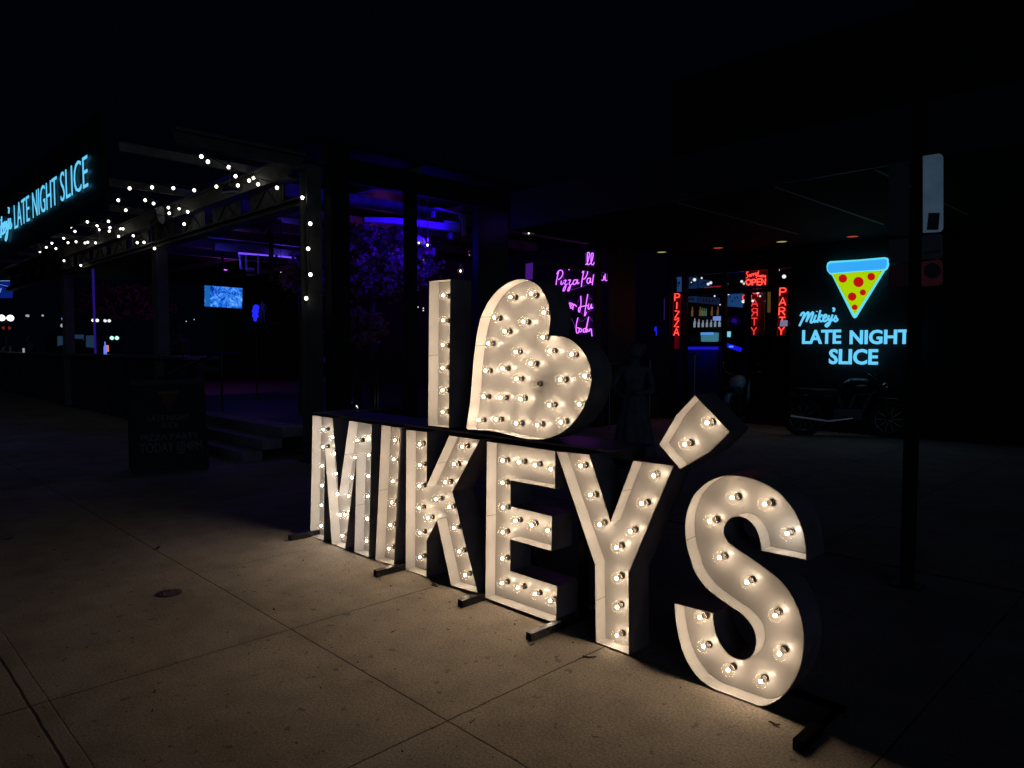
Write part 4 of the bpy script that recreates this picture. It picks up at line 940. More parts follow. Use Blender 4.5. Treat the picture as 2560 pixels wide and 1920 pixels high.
# small arcade-like screen seen between the upper I and the heart
xa_ = -12.0
ar = thing('lit_poster', 'lit blue poster panel with white dots seen between the upper I and heart', 'poster', az('Z8', 2030, 1500, 0, xa_))
MB().prism([az('Z8', x, y, 0, xa_) for x, y in ((1970, 1330), (2080, 1325), (2080, 1700), (1970, 1690))], (-.02, 0, 0)).build('panel', emis('poster_dim_blue', (.02, .03, .10), 1), ar)
MB().prism([az('Z8', x, y, 0, xa_ + .01) for x, y in ((1985, 1515), (2030, 1505), (2075, 1530), (2078, 1600), (2050, 1640), (1975, 1620), (1972, 1560))], (-.004, 0, 0)).build('blue_shape', emis('poster_blue', (.01, .25, .9), .8), ar)
MB().prism([az('Z8', x, y, 0, xa_ + .01) for x, y in ((1972, 1622), (2070, 1645), (2070, 1690), (1972, 1686))], (-.004, 0, 0)).build('green_shape', emis('poster_green', (.02, .4, .12), .6), ar)
b = MB()
for x, y in ((2005, 1420), (2048, 1420), (1998, 1458), (2048, 1460)): b.ball(az('Z8', x, y, 0, xa_ + .02), .016, 8, 6)
b.build('white_dot', emis('poster_white', (.8, .85, 1), 1), ar)
b = MB().prism([az('N4', x, y, 0, -10) for x, y in ((258, 735), (335, 720), (328, 915), (255, 905))], (-.02, 0, 0))
tag(b.build('wall_light_box', emis('violet_panel', (.05, .008, .17), 1)), 'dim violet lit panel behind the top of the heart', 'panel')

# ---------------------------------------------------------------- people
SKIN = mat('skin', (.30, .17, .12), .6); 
def person(label, J, cloth, hair=(.02, .015, .01), loc=None, group=None, sc_=1.0, rz=0, hair_m=None):
    """J: joints in local metres; one continuous skinned body with hair as a child"""
    r = thing('person', label, 'person', loc, rz, group)
    names = list(J); idx = {k: i for i, k in enumerate(names)}
    links = [('pelvis', 'belly'), ('belly', 'chest'), ('chest', 'neck'), ('neck', 'head'), ('head', 'crown'), ('chest', 'shL'), ('shL', 'elL'), ('elL', 'wrL'), ('wrL', 'haL'), ('chest', 'shR'), ('shR', 'elR'), ('elR', 'wrR'), ('wrR', 'haR'),
             ('pelvis', 'hipL'), ('hipL', 'knL'), ('knL', 'anL'), ('anL', 'toL'), ('pelvis', 'hipR'), ('hipR', 'knR'), ('knR', 'anR'), ('anR', 'toR')]
    rad = dict(pelvis=.14, belly=.125, chest=.15, neck=.055, head=.085, crown=.075, sh=.06, el=.042, wr=.028, ha=.03, hip=.09, kn=.06, an=.04, to=.035)
    me = bpy.data.meshes.new('body'); me.from_pydata([Vector(J[k]) * sc_ for k in names], [(idx[a], idx[b_]) for a, b_ in links if a in idx and b_ in idx], [])
    o = bpy.data.objects.new('body', me); COL.objects.link(o); o.parent = r
    sk = o.modifiers.new('skin', 'SKIN'); sk.use_smooth_shade = True
    for k in names:
        q = rad.get(k, rad.get(k[:2], rad.get(k[:3], .05))) * sc_; v = me.skin_vertices[0].data[idx[k]]; v.radius = (q, q * (.75 if k in ('pelvis', 'belly', 'chest') else 1)); v.use_root = k == 'pelvis'
    su = o.modifiers.new('sub', 'SUBSURF'); su.levels = 2; su.render_levels = 2
    me.materials.append(cloth)
    H = (Vector(J['head']) + Vector(J['crown'])) / 2 * sc_
    hb = MB().ball(H + Vector((0, .012, .03)) * sc_, .105 * sc_, 12, 9, (.85, .95, 1.0)); hb.build('hair', hair_m or mat('dark_hair', hair, .7), r, smooth=True, local=True)
    f = MB(); fy = H.y - .083 * sc_
    for s_ in (-1, 1): f.ball((H.x + s_ * .032 * sc_, fy, H.z - .01), .013 * sc_, 8, 6)
    f.ball((H.x, fy - .012, H.z - .035), .016 * sc_, 8, 6, (1, 1.2, 1.6)); f.build('face', SKIN, r, smooth=True, local=True)
    return r
SIT = dict(pelvis=(0, .0, .75), belly=(0, .0, .95), chest=(0, -.04, 1.16), neck=(0, -.07, 1.33), head=(0, -.10, 1.42), crown=(0, -.10, 1.53), shL=(.19, -.05, 1.24), elL=(.24, -.20, 1.02), wrL=(.12, -.40, 1.02), haL=(.06, -.46, 1.02),
           shR=(-.19, -.05, 1.24), elR=(-.25, -.18, 1.02), wrR=(-.14, -.38, 1.02), haR=(-.08, -.44, 1.03), hipL=(.10, 0, .70), knL=(.12, -.42, .68), anL=(.12, -.38, .28), toL=(.12, -.50, .24), hipR=(-.10, 0, .70), knR=(-.12, -.42, .68), anR=(-.12, -.38, .28), toR=(-.12, -.50, .24))
LEAN = dict(SIT); LEAN.update(neck=(0, -.12, 1.32), head=(0, -.17, 1.41), crown=(0, -.18, 1.51), elL=(.30, -.30, 1.05), wrL=(.30, -.50, .95), haL=(.30, -.58, .93))
STAND = dict(pelvis=(0, 0, .95), belly=(0, 0, 1.12), chest=(0, 0, 1.32), neck=(0, 0, 1.48), head=(0, -.02, 1.58), crown=(0, -.02, 1.69), shL=(.19, 0, 1.40), elL=(.25, .03, 1.13), wrL=(.24, -.08, .90), haL=(.23, -.12, .83), shR=(-.19, 0, 1.40), elR=(-.26, .02, 1.14), wrR=(-.20, -.18, 1.05), haR=(-.16, -.24, 1.06),
             hipL=(.10, 0, .90), knL=(.11, -.02, .50), anL=(.12, .02, .09), toL=(.13, -.12, .04), hipR=(-.10, 0, .90), knR=(-.12, -.02, .50), anR=(-.13, .02, .09), toR=(-.15, -.12, .04))
CL = lambda n, c: mat(n, c, .8)
q = at(462, 840, 1, 6.0); person('person in dark brown leaning on the counter right of the blossom tree', LEAN, CL('brown_shirt', (.10, .05, .035)), loc=(q.x, 6.0, DECK + .05), rz=-.9, group='guests on the patio')
q = at(80, 850, 1, 6.2); person('person with a dark top behind the counter, second from the left edge', SIT, CL('dark_violet_shirt', (.05, .05, .08)), loc=(q.x, 6.2, DECK + .0), rz=.3, group='guests on the patio')
q = at(22, 850, 1, 7.0); person('person in a pale grey top at the far left edge', SIT, CL('pale_grey_shirt', (.45, .45, .45)), loc=(q.x, 7.0, DECK - .05), rz=.6, group='guests on the patio')
q = at(657, 806, 0, -16); fg = person('small blue-lit figurine of a standing person on a high shelf right of the screen', STAND, CL('blue_lit_shirt', (.3, .3, .4)), loc=(-16, q.y, q.z), rz=1.2, sc_=.30); fg['category'] = 'figurine'; fg.name = 'figurine'
MB().box((-16.2, q.y - .5, q.z - .03), (-15.8, q.y + .4, q.z - .002)).build('base', DARK, fg)
q = at(750, 840, 1, 6.2); person('person with blue-lit hair sitting left of the corner column', SIT, CL('indigo_shirt', (.2, .15, .3)), loc=(q.x, 6.4, DECK - .12), rz=2.4, group='guests on the patio', hair_m=mat('pale_hair', (.5, .5, .5), .6))
bl = thing('blue_lantern', 'bright blue glowing lantern beside the blue-lit person', 'lamp', at(640, 790, 0, -15.6))
b = MB()
for x, y, r_ in ((1160, 1100, .07), (1150, 1150, .075), (1150, 1210, .07), (1148, 1260, .04)): b.ball(az('Z7', x, y, 0, -15.6), r_, 10, 7)
b.build('globe', emis('blue_lantern_glow', (.015, .02, .9), 1.1), bl, smooth=True)
qq = az('Z7', 1155, 1180, 0, -15.6)
MB().cyl((qq.x, qq.y, DECK), (qq.x, qq.y, qq.z - .3), .02, 8).build('stem', DARK, bl)
spot('lamp', qq + Vector((.15, .12, .1)), (.02, .02, 1), .35, bl, .1)
spot('hair_light', at(748, 815, 1, 6.2) + Vector((0, -.2, .5)), (.12, .02, 1), 2.0, ws2, .05)

# steps with handrail between the counter wall and the corner column
stp = thing('entry_steps', 'blue-lit steps up to the patio with a dark handrail', 'steps', (-12, 4.8, 0))
for k in range(3): MB().box((-13.2, 4.2 + .3 * k, .005 + .15 * k), (-9.6, 5.16 if k == 2 else 4.499 + .3 * k, .148 + .15 * k)).build('step', mat('step_concrete', (.22, .22, .23), .8, var=.2), stp)
b = MB(); b.tube([(-12.9, 4.05, 1.0), (-12.9, 4.4, 1.15), (-12.9, 5.2, 1.5), (-12.9, 5.6, 1.5)], .022, 8); b.tube([(-12.9, 4.1, .004), (-12.9, 4.1, 1.0)], .02, 8); b.tube([(-12.9, 5.3, DECK), (-12.9, 5.3, 1.5)], .02, 8)
b.build('handrail', STEEL, stp)

# bottle and cups on the counter
def bottle(p, h, col, label, em=None, grp=None, parent=None):
    prof = [(0, 0), (.032, 0), (.034, .02), (.034, h * .55), (.014, h * .75), (.013, h), (0, h)]
    b = MB().lathe(p, (0, 0, 1), prof, 10).build('bottle', em or mat('bottle_' + label[:8], col, .25), parent, smooth=True)
    return tag(b, label, 'bottle', grp)
q = at(263, 873, 1, YP + .05)
bottle((q.x, YP + .05, 1.441), .30, (.1, .2, .9), 'glowing blue bottle standing on the patio counter', emis('bottle_blue_glow', (.12, .22, 1), 1.0))
q = at(268, 868, 1, YP + .15); b = MB().cyl((q.x, YP + .15, 1.50), (q.x, YP + .15, 1.66), .035, 8)
tag(b.build('orange_cup', emis('cup_orange_glow', (1, .28, .16), .7)), 'orange-lit cup right of the glowing blue bottle', 'cup')
q = at(59, 876, 1, YP - .1); b = MB().cyl((q.x, YP - .1, 1.441), (q.x, YP - .1, 1.58), .03, 10)
tag(b.build('white_cup', mat('white_cup', (.8, .8, .8), .5, emit=(.5, .55, .6), es=.5)), 'small white cup on the counter near the left edge', 'cup')  # cup is no lamp; its glow stands in for light on it

# ---------------------------------------------------------------- far street beyond the patio on the left
def street_lamp(px, py, X, label, col, s, r_, hd=2):
    p = at(px, py, 0, X)
    r = thing('street_lamp', label, 'street lamp', (p.x, p.y, 0), group='street lamps far off to the left')
    for k in range(hd): MB().ball(p + Vector((0, (k - (hd - 1) / 2) * r_ * 2.3, 0)), r_, 12, 8).build('globe', emis('street_globe_' + label[:5], col, s), r, smooth=True)
    b = MB().cyl((p.x, p.y, 0), (p.x, p.y, p.z - r_), .06, 8); b.bar(p + Vector((0, -r_ * 2, -r_)), p + Vector((0, r_ * 2, -r_)), .05); b.build('post', DARK, r)
    return r
street_lamp(15, 795, -33, 'big bright white twin-globe street lamp at the left edge', (1, 1, .93), 2.5, .12)
street_lamp(238, 801, -46, 'pair of small white street lamps seen past the violet post', (.95, .95, 1), 1.6, .09, 2)
street_lamp(268, 802, -50, 'farther small white street lamp right of the violet post', (.9, .9, .95), 1.0, .10, 2)
street_lamp(286, 845, -40, 'greenish white twin lamp low behind the counter', (.5, 1, .85), 1.2, .10)
vp = thing('violet_post', 'slim post lit violet blue behind the counter at left', 'post', (-22.6, 6.4, DECK))
q = at(236, 800, 1, 6.4)
MB().cyl((q.x, 6.4, DECK), (q.x, 6.4, 4.1), .035, 10).build('tube', mat('violet_lit_paint', (.2, .15, .5), .5, emit=(.05, .02, .5), es=.22), vp)  # violet light on the post is put into its colour and glow
MB().cyl((q.x, 6.4, DECK), (q.x, 6.4, DECK + .02), .12, 14).build('foot_plate', DARK, vp)
# a parked food truck and signs with faint pale blue faces
X9 = -36.0
tr = thing('parked_truck', 'dark box truck with pale blue panels parked beyond the counter', 'truck', (X9, at(190, 860, 0, X9).y, 0))
def xp(x, y, o=0): return at(x / 7.373, 740 + y / 7.373, 0, X9 + o)
def xpr(name, pts_, m_, d=-.05, o=0): return MB().prism([xp(x, y, o) for x, y in pts_], (d, 0, 0)).build(name, m_, tr)
PBL = mat('pale_blue_panel', (.25, .4, .5), .6, emit=(.02, .06, .12), es=.42)  # weak glow put into the panels in place of light on them
y0t, y1t = xp(1050, 900).y, xp(1770, 900).y
MB().box((X9 - 2.2, y0t, .5), (X9 - .06, y1t, xp(1400, 715).z)).build('body', FASC, tr)
xpr('side_panel', [(1062, 738), (1165, 738), (1165, 900), (1062, 920)], PBL); xpr('side_panel', [(1200, 712), (1545, 712), (1545, 820), (1200, 820)], PBL, o=.0); xpr('side_panel', [(1590, 730), (1770, 722), (1770, 960), (1590, 940)], PBL)
xpr('hood', [(1245, 800), (1290, 785), (1530, 790), (1530, 960), (1240, 960)], FASC, o=.08)
xpr('emblem', [(1322, 835), (1380, 835), (1355, 915)], mat('grey_emblem', (.4, .45, .5), .6, emit=(.25, .3, .45), es=.6), o=.14)  # emblem carries the same kind of put-in glow
for k in (0, 1):
    yy = y0t + (y1t - y0t) * (.2 + .6 * k); wh = MB().cyl((X9 - .02, yy, .45), (X9 - .3, yy, .45), .45, 20).build('wheel', RUB, tr)
far = MB()
for x, y, r_ in ((490, 362, .05), (516, 365, .06), (787, 360, .05), (1285, 398, .05), (1150, 545, .09), (1283, 560, .07), (1045, 730, .05)): far.ball(xp(x, y, -3), r_, 6, 5)
tag(far.build('distant_lights', emis('distant_dim', (.75, .72, .65), .5)), 'tiny scattered lights of the far street at left', 'lights')['kind'] = 'stuff'
b = MB().prism([xp(x, y, -1) for x, y in ((1135, 405), (1212, 388), (1195, 425), (1145, 440))], (-.05, 0, 0))
tag(b.build('lit_sign', emis('far_sign_blue', (.2, .45, 1), .9)), 'small pale blue lit sign far off above the truck', 'sign')
b = MB().ball(at(16, 820, 0, -34), .16, 8, 6, (.5, 1, .5)); tag(b.build('red_lantern', emis('dull_red', (.3, .03, .01), .5)), 'dull red lantern under the big white lamp', 'lantern')

# ---------------------------------------------------------------- sandwich board
sbp = at(400, 1187, 2, 0)
def board():
    p0 = at(333, 1190, 2, 0); ang = R(45.5 + 31); w_ = Vector((math.cos(ang), math.sin(ang), 0)); nf = Vector((w_.y, -w_.x, 0)); Lb = .86; ht = 1.14; Z = Vector((0, 0, 1))
    r = thing('sandwich_board', 'black A-frame sandwich board with faint grey lettering about a pizza party', 'sandwich board', p0 + w_ * Lb / 2 - nf * .3)
    BP = mat('chalk_black_panel', (.012, .012, .014), .6); fr = mat('board_frame', (.04, .04, .045), .5)
    for s_ in (0, 1):
        bo = p0 - nf * (.6 * s_); tp = p0 - nf * (.26 + .05 * s_)
        a, c, d, e = bo + Z * .02, bo + w_ * Lb + Z * .02, tp + w_ * Lb + Z * ht, tp + Z * ht
        MB().prism([a, c, d, e], nf * .012).build('panel', BP, r)
        b = MB()
        for p_, q_ in ((a, e), (c, d), (a, c), (e, d)): b.bar(p_ + nf * .012, q_ + nf * .012, .04, .03)
        b.build('frame', fr, r)
    tp = p0 - nf * .285; MB().bar(tp + Z * (ht + .03), tp + w_ * Lb + Z * (ht + .03), .05, .02).build('hinge_bar', fr, r)
    MB().prism([p0 - nf * .06 + Z * .12, p0 - nf * .54 + Z * .12, p0 - nf * .38 + Z * .78, p0 - nf * .22 + Z * .78], w_ * .006).build('side_web', mat('grey_web', (.16, .16, .19), .8), r)
    up = (-nf * .26 + Z * (ht - .02)).normalized()
    def pos(u, v): return p0 + Z * .02 + w_ * u * Lb + up * v + nf * .016
    def tx(body, u0, u1, v, h, m_): text_obj('lettering', body, pos(u0, v), w_, up, h, (u1 - u0) * Lb, m_, r, .003)
    GT = mat('grey_chalk', (.22, .22, .22), .9)
    tx('LATE NIGHT', .22, .78, .66, .07, GT); tx('SLICE', .40, .62, .565, .07, GT); tx('PIZZA PARTY', .12, .90, .41, .075, GT); tx('TODAY @4PM', .10, .94, .22, .16, GT)
    MB().prism([pos(.37, 1.0), pos(.37, 1.045), pos(.66, 1.05), pos(.66, 1.0)], nf * .003).build('crust_mark', mat('orange_paint', (.20, .10, .04), .8), r)
    MB().prism([pos(.39, .99), pos(.64, .99), pos(.515, .78)], nf * .003).build('slice_mark', mat('dull_red_paint', (.13, .05, .03), .8), r)
board()

# ---------------------------------------------------------------- statue behind the letters
STN = mat('grey_stone', (.10, .125, .14), .85, var=.4, vs=12, bump=.4)
sx = at(1585, 1100, 1, 6.6)
sta = thing('garden_statue', 'dim grey statue of a robed figure standing behind the Y', 'statue', (sx.x, 6.6, 0))
ST = {k: (v[0] * .82, v[1] * .82, v[2] * .80 + .25) for k, v in STAND.items()}
ST.update(elL=(.22, -.08, 1.12), wrL=(.08, -.20, 1.10), haL=(.03, -.22, 1.12), elR=(-.24, -.03, 1.14), wrR=(-.10, -.2, 1.06), haR=(-.06, -.22, 1.06))
me = bpy.data.meshes.new('body'); ks = list(ST); ix = {k: i for i, k in enumerate(ks)}
lk = [('pelvis', 'belly'), ('belly', 'chest'), ('chest', 'neck'), ('neck', 'head'), ('head', 'crown'), ('chest', 'shL'), ('shL', 'elL'), ('elL', 'wrL'), ('wrL', 'haL'), ('chest', 'shR'), ('shR', 'elR'), ('elR', 'wrR'), ('wrR', 'haR'), ('pelvis', 'hipL'), ('hipL', 'knL'), ('knL', 'anL'), ('anL', 'toL'), ('pelvis', 'hipR'), ('hipR', 'knR'), ('knR', 'anR'), ('anR', 'toR')]
me.from_pydata([Vector(ST[k]) for k in ks], [(ix[a], ix[b_]) for a, b_ in lk], [])
so = bpy.data.objects.new('figure', me); COL.objects.link(so); so.parent = sta; so.rotation_euler.z = .5
so.modifiers.new('skin', 'SKIN').use_smooth_shade = True
for k in ks:
    q = dict(pelvis=.12, belly=.10, chest=.12, neck=.045, head=.075, crown=.06).get(k, dict(sh=.05, el=.036, wr=.025, ha=.026, hi=.09, kn=.06, an=.04, to=.035)[k[:2]] if k[:2] in ('sh', 'el', 'wr', 'ha', 'hi', 'kn', 'an', 'to') else .05)
    v = me.skin_vertices[0].data[ix[k]]; v.radius = (q, q * .8); v.use_root = k == 'pelvis'
s2 = so.modifiers.new('sub', 'SUBSURF'); s2.levels = s2.render_levels = 2; me.materials.append(STN)
n = 36; prof = [(1.02, .13), (.92, .15), (.75, .19), (.5, .23), (.27, .27)]; vs = []
for z_, r_ in prof:
    for k in range(n): t = 2 * math.pi * k / n; rr2 = r_ * (1 + .10 * math.sin(t * 9 + z_ * 3)); vs.append((sx.x + rr2 * math.cos(t), 6.6 + rr2 * .8 * math.sin(t), z_))
MB().add(vs, [(i * n + k, i * n + (k + 1) % n, (i + 1) * n + (k + 1) % n, (i + 1) * n + k) for i in range(len(prof) - 1) for k in range(n)]).build('robe', STN, sta, smooth=True)
MB().ball((sx.x + .02, 6.60, 1.56), .095, 12, 9, (1, 1.1, 1.05)).ball((sx.x + .06, 6.66, 1.60), .05, 10, 7).build('hair', STN, sta, smooth=True)
MB().cyl((sx.x, 6.6, .004), (sx.x, 6.6, .10), .32, 24).cyl((sx.x, 6.6, .1005), (sx.x, 6.6, .26), .26, 24, .24).build('plinth', STN, sta)
# rail behind the statue
ra = thing('barrier_rail', 'thin metal handrail sloping past the statue toward the entrance', 'railing', (-6.5, 8.8, 0))
r0, r1 = at(1520, 913, 1, 11), at(1742, 885, 1, 11)
b = MB().tube([r0, r1], .014, 8)
for t in (0.02, .5, .98): q = r0.lerp(r1, t); b.tube([q, (q.x, q.y, .004)], .014, 6)
b.build('rail', mat('satin_steel', (.09, .09, .09), .35, .9), ra)

# ---------------------------------------------------------------- motorcycles
def motorcycle(label, loc, rz, body_m, accent):
    r = thing('motorcycle', label, 'motorcycle', loc, rz, 'motorcycles parked behind the letters')
    for x in (-.70, .74):
        w_ = MB()
        pr = [(x + .30 * math.cos(2 * math.pi * k / 28), 0, .32 + .0 + .30 * math.sin(2 * math.pi * k / 28)) for k in range(28)]
        wo = w_.tube(pr, .055, 10, True).build('wheel', RUB, r, smooth=True, local=True); wo['label'] = 'front wheel' if x > 0 else 'rear wheel'
        rm = MB(); rm.tube([(x + .235 * math.cos(2 * math.pi * k / 24), 0, .32 + .235 * math.sin(2 * math.pi * k / 24)) for k in range(24)], .016, 6, True)
        for k in range(10): a = k * math.pi / 5; rm.bar((x, 0, .32), (x + .23 * math.cos(a), 0, .32 + .23 * math.sin(a)), .018)
        rm.cyl((x, -.06, .32), (x, .06, .32), .04, 12).build('rim', CHROME, wo, local=True)
    MB().tube([(-.1, 0, .82), (.1, 0, .90), (.35, 0, .92), (.47, 0, .86)], [.10, .15, .14, .06], 12).build('tank', body_m, r, smooth=True, local=True)
    MB().prism([(-.85, -.11, .80), (-.45, -.14, .74), (-.08, -.12, .78), (-.08, .12, .78), (-.45, .14, .74), (-.85, .11, .80)], (0, 0, .07)).build('seat', RUB, r, local=True, bevel=.02)
    MB().box((-.22, -.14, .30), (.28, .14, .52)).cyl((.05, 0, .5), (.16, 0, .78), .10, 12).cyl((-.05, 0, .5), (-.14, 0, .76), .09, 12).build('engine', mat('engine_alloy', (.04, .04, .045), .4, .8), r, local=True, bevel=.015)
    b = MB()
    for s_ in (-.09, .09): b.tube([(.74, s_, .32), (.52, s_, .95)], .024, 8)
    b.build('fork', CHROME, r, local=True)
    MB().tube([(.40, -.42, 1.10), (.45, -.30, 1.12), (.55, -.10, 1.02), (.55, .10, 1.02), (.45, .30, 1.12), (.40, .42, 1.10)], .014, 8).build('handlebar', CHROME, r, local=True)
    b = MB()
    for s_ in (-.3, .3): b.tube([(.46, s_, 1.13), (.44, s_ * 1.1, 1.25)], .006, 5); b.ball((.43, s_ * 1.15, 1.28), .045, 10, 6, (.3, 1, .7))
    b.build('mirror', CHROME, r, local=True)
    hl = MB().ball((.66, 0, .90), .09, 14, 9, (.8, 1, 1)).build('headlight', mat('headlight_shell', (.3, .3, .3), .15, .8), r, smooth=True, local=True)
    MB().tube([(.1, -.16, .34), (-.3, -.19, .28), (-.95, -.20, .36)], [.03, .035, .05], 10).build('exhaust', CHROME, r, local=True)
    MB().tube([(-1.04, 0, .60), (-.92, 0, .71), (-.70, 0, .74), (-.5, 0, .72)], .05, 8).build('mudguard', body_m, r, smooth=True, local=True)
    MB().tube([(.45, 0, .60), (.62, 0, .70), (.80, 0, .70), (.98, 0, .58)], .045, 8).build('mudguard', body_m, r, smooth=True, local=True)
    MB().bar((-.35, -.12, .3), (-.75, -.09, .32), .05, .03).bar((-.35, 0, .72), (.5, 0, .80), .05).bar((.45, 0, .85), (.22, 0, .3), .05).build('frame', accent, r, local=True)
    MB().tube([(-.05, .14, .30), (-.02, .34, .01)], .012, 6).build('kickstand', STEEL, r, local=True)
    if accent != STEEL:
        for s_ in (-1, 1):
            MB().prism([(.62, s_ * .17, .98), (.80, s_ * .14, .86), (.55, s_ * .17, .62), (.28, s_ * .17, .55), (.30, s_ * .17, .80)], (0, s_ * .012, 0)).build('fairing', accent, r, local=True)
    return r
BK = mat('black_gloss_paint', (.012, .012, .014), .2, spec=.6)
q = at(2110, 1090, 2, 0); m1 = motorcycle('black motorcycle parked side-on under the cyan shop sign', (q.x, q.y, 0), .55, BK, STEEL)
q = at(1850, 1075, 2, 0); m2 = motorcycle('motorcycle with pale blue fairing parked behind the apostrophe', (q.x - .1, q.y, 0), 1.9, mat('pale_blue_paint', (.22, .32, .42), .4), mat('pale_blue_fairing', (.25, .36, .48), .4))

# ---------------------------------------------------------------- bar inside the entrance
yb_ = YF + 3.6
bs = thing('back_bar_shelf', 'back bar shelves behind the entrance glass', 'shelf', az('N5', 700, 1200, 1, yb_))
def B5(x, y, o=0): return az('N5', x, y, 1, yb_ + o)
SHM = mat('shelf_timber', (.12, .06, .03), .6)
for y in (1070, 1195, 1352): a, c = B5(500, y), B5(1000, y); MB().box((a.x, yb_ - .14, a.z - .03), (c.x, yb_ + .14, a.z)).build('shelf', SHM, bs)
a, c = B5(500, 1352), B5(1000, 930); MB().box((a.x, yb_ + .16, a.z), (c.x, yb_ + .2, c.z)).build('back_board', mat('back_board', (.05, .035, .03), .6), bs)
ga = [emis('bottle_lit_white', (.75, .85, 1), .32), emis('bottle_lit_green', (.25, .5, .3), .22), mat('bottle_glass_dark', (.05, .05, .06), .15), mat('bottle_glass_amber', (.2, .08, .02), .2), emis('bottle_lit_amber', (.6, .3, .12), .2)]  # backlight of the bottles put in as glow of their materials
rr3 = random.Random(9)
rows = ((1070, 535, 920, 18, 'bottle in the packed upper row of the back bar', .26), (1195, 535, 915, 17, 'bottle in the backlit middle row of the back bar', .24), (1350, 535, 690, 9, 'bottle in the lowest row of the back bar', .22))
for y, xa1, xb1, nn, lab, h in rows:
    for k in range(nn):
        p = B5(xa1 + (xb1 - xa1) * k / (nn - 1), y); mm = ga[0] if (y == 1195 and 580 < xa1 + (xb1 - xa1) * k / nn < 900 and k % 2 == 0) else ga[1] if (y == 1070 and 8 <= k <= 10) else ga[rr3.choice((2, 2, 3, 4 if y == 1070 else 2))]
        bottle((p.x, yb_, p.z + .001), h * rr3.uniform(.85, 1.1), None, lab, mm, lab.replace('bottle in', 'bottles in'))
def glowp(name, label, cat, k, q_, yp, m_, d=.03):
    b = MB(); b.prism([az(k, x, y, 1, yp) for x, y in q_], (0, d, 0)); return tag(b.build(name, m_), label, cat)
SC2 = emis('menu_screen_blue', (.02, .10, .30), .55); SC3 = emis('menu_screen_dark', (.01, .035, .11), .6)
def scr2(label, q_, yp, m_):
    r = thing('menu_screen', label, 'screen', az('N5', *q_[3], 1, yp), group='menu screens inside the bar')
    MB().prism([az('N5', x, y, 1, yp) for x, y in q_], (0, .03, 0)).build('display', m_, r)
    cx = sum(x for x, y in q_) / 4; cy_ = sum(y for x, y in q_) / 4
    MB().prism([az('N5', cx + (x - cx) * 1.06, cy_ + (y - cy_) * 1.08, 1, yp + .032) for x, y in q_], (0, .03, 0)).build('case', FASC, r)
    b = MB()
    for k in range(4):
        x = q_[0][0] + (q_[1][0] - q_[0][0]) * (.25 + .14 * k); y = cy_ + rr3.uniform(-30, 30) * (q_[2][1] - q_[1][1]) / 180
        b.prism([az('N5', x + dx, y + dy, 1, yp - .004) for dx, dy in ((0, -14), (9, -10), (7, 16), (-3, 12))], (0, .003, 0))
    b.build('screen_text', mat('screen_ink', (.002, .004, .03), .5), r); return r
scr2('bright blue menu screen hanging behind the door', [(985, 778), (1182, 768), (1178, 962), (980, 945)], YF + 2.0, SC2)
scr2('blue menu screen at the left of the transom window', [(528, 612), (656, 608), (656, 742), (528, 746)], YF + 1.6, SC3)
scr2('second dim blue menu screen in the transom window', [(672, 632), (820, 650), (820, 735), (672, 738)], YF + 1.7, SC3)
scr2('blue menu screen in the left side light above the pizza neon', [(412, 602), (472, 602), (472, 780), (412, 780)], YF + 1.5, SC2)
scr2('dim blue menu screen left, under the transom bar', [(540, 828), (650, 832), (648, 905), (540, 900)], YF + 2.4, SC3)
scr2('wide dim menu screen with a curve under the transom bar', [(660, 835), (920, 850), (915, 935), (660, 910)], YF + 2.6, emis('menu_screen_grey', (.012, .02, .06), .6))
glowp('register_screen', 'small pale blue register screen on the back bar', 'screen', 'N5', [(840, 1065), (925, 1062), (925, 1112), (840, 1112)], yb_ - .3, emis('register_glow', (.25, .40, .95), .75))
glowp('lit_cooler', 'glowing cyan glass-front cooler below the back bar shelves', 'cooler', 'N5', [(700, 1250), (842, 1250), (836, 1355), (705, 1355)], yb_ - .4, emis('cooler_glow', (.08, .28, .38), .7), .3)
glowp('lit_cooler_strip', 'bright blue strip lamp along the top of the cyan cooler', 'lamp', 'N5', [(698, 1250), (843, 1248), (843, 1275), (698, 1275)], yb_ - .44, emis('cooler_strip', (.12, .40, .95), .9), .02)
glowp('tap_sign', 'small bright cyan lit box on the bar counter', 'lit sign', 'N5', [(982, 1238), (1034, 1238), (1030, 1302), (980, 1298)], YF + 2.2, emis('tap_cyan', (.25, .8, .9), .95), .06)
bc = thing('bar_counter', 'bar counter with a blue light strip under its top', 'counter', (B5(700, 1500).x, YF + 2.4, 0))
a, c = az('N5', 420, 1400, 1, YF + 2.4), az('N5', 960, 1400, 1, YF + 2.4); 
MB().box((a.x, YF + 2.4, .03), (c.x, YF + 3.0, a.z - .03)).build('front_panel', mat('counter_panel', (.10, .10, .16), .5, var=.2), bc)
MB().box((a.x - .05, YF + 2.3, a.z - .028), (c.x + .05, YF + 3.1, a.z + .02)).build('counter_top', SHM, bc)
l0, l1 = az('N5', 525, 1428, 1, YF + 2.32), az('N5', 900, 1432, 1, YF + 2.32)
MB().box((l0.x, YF + 2.31, l0.z - .04), (l1.x, YF + 2.33, l0.z + .03)).build('light_strip', emis('bar_strip_blue', (.015, .01, .75), .8), bc)
spot('rail_lamp', (XS - .2, 5.75, .80), (.85, .92, 1), .5, gg, .03)
spot('strip_lamp', ((l0.x + l1.x) / 2, YF + 2.0, l0.z - .1), (.02, .01, 1), 1.2, bc, .2)
bcn = thing('bar_canopy_light', 'slanted blue light bar in front of the door at the right', 'light', az('N5', 1080, 1420, 1, YF + 1.2))
b = MB().bar(az('N5', 1000, 1395, 1, YF + 1.2), az('N5', 1165, 1450, 1, YF + 1.2), .05, .09); b.build('tube', emis('blue_bar_lit', (.01, .01, .85), .9), bcn)
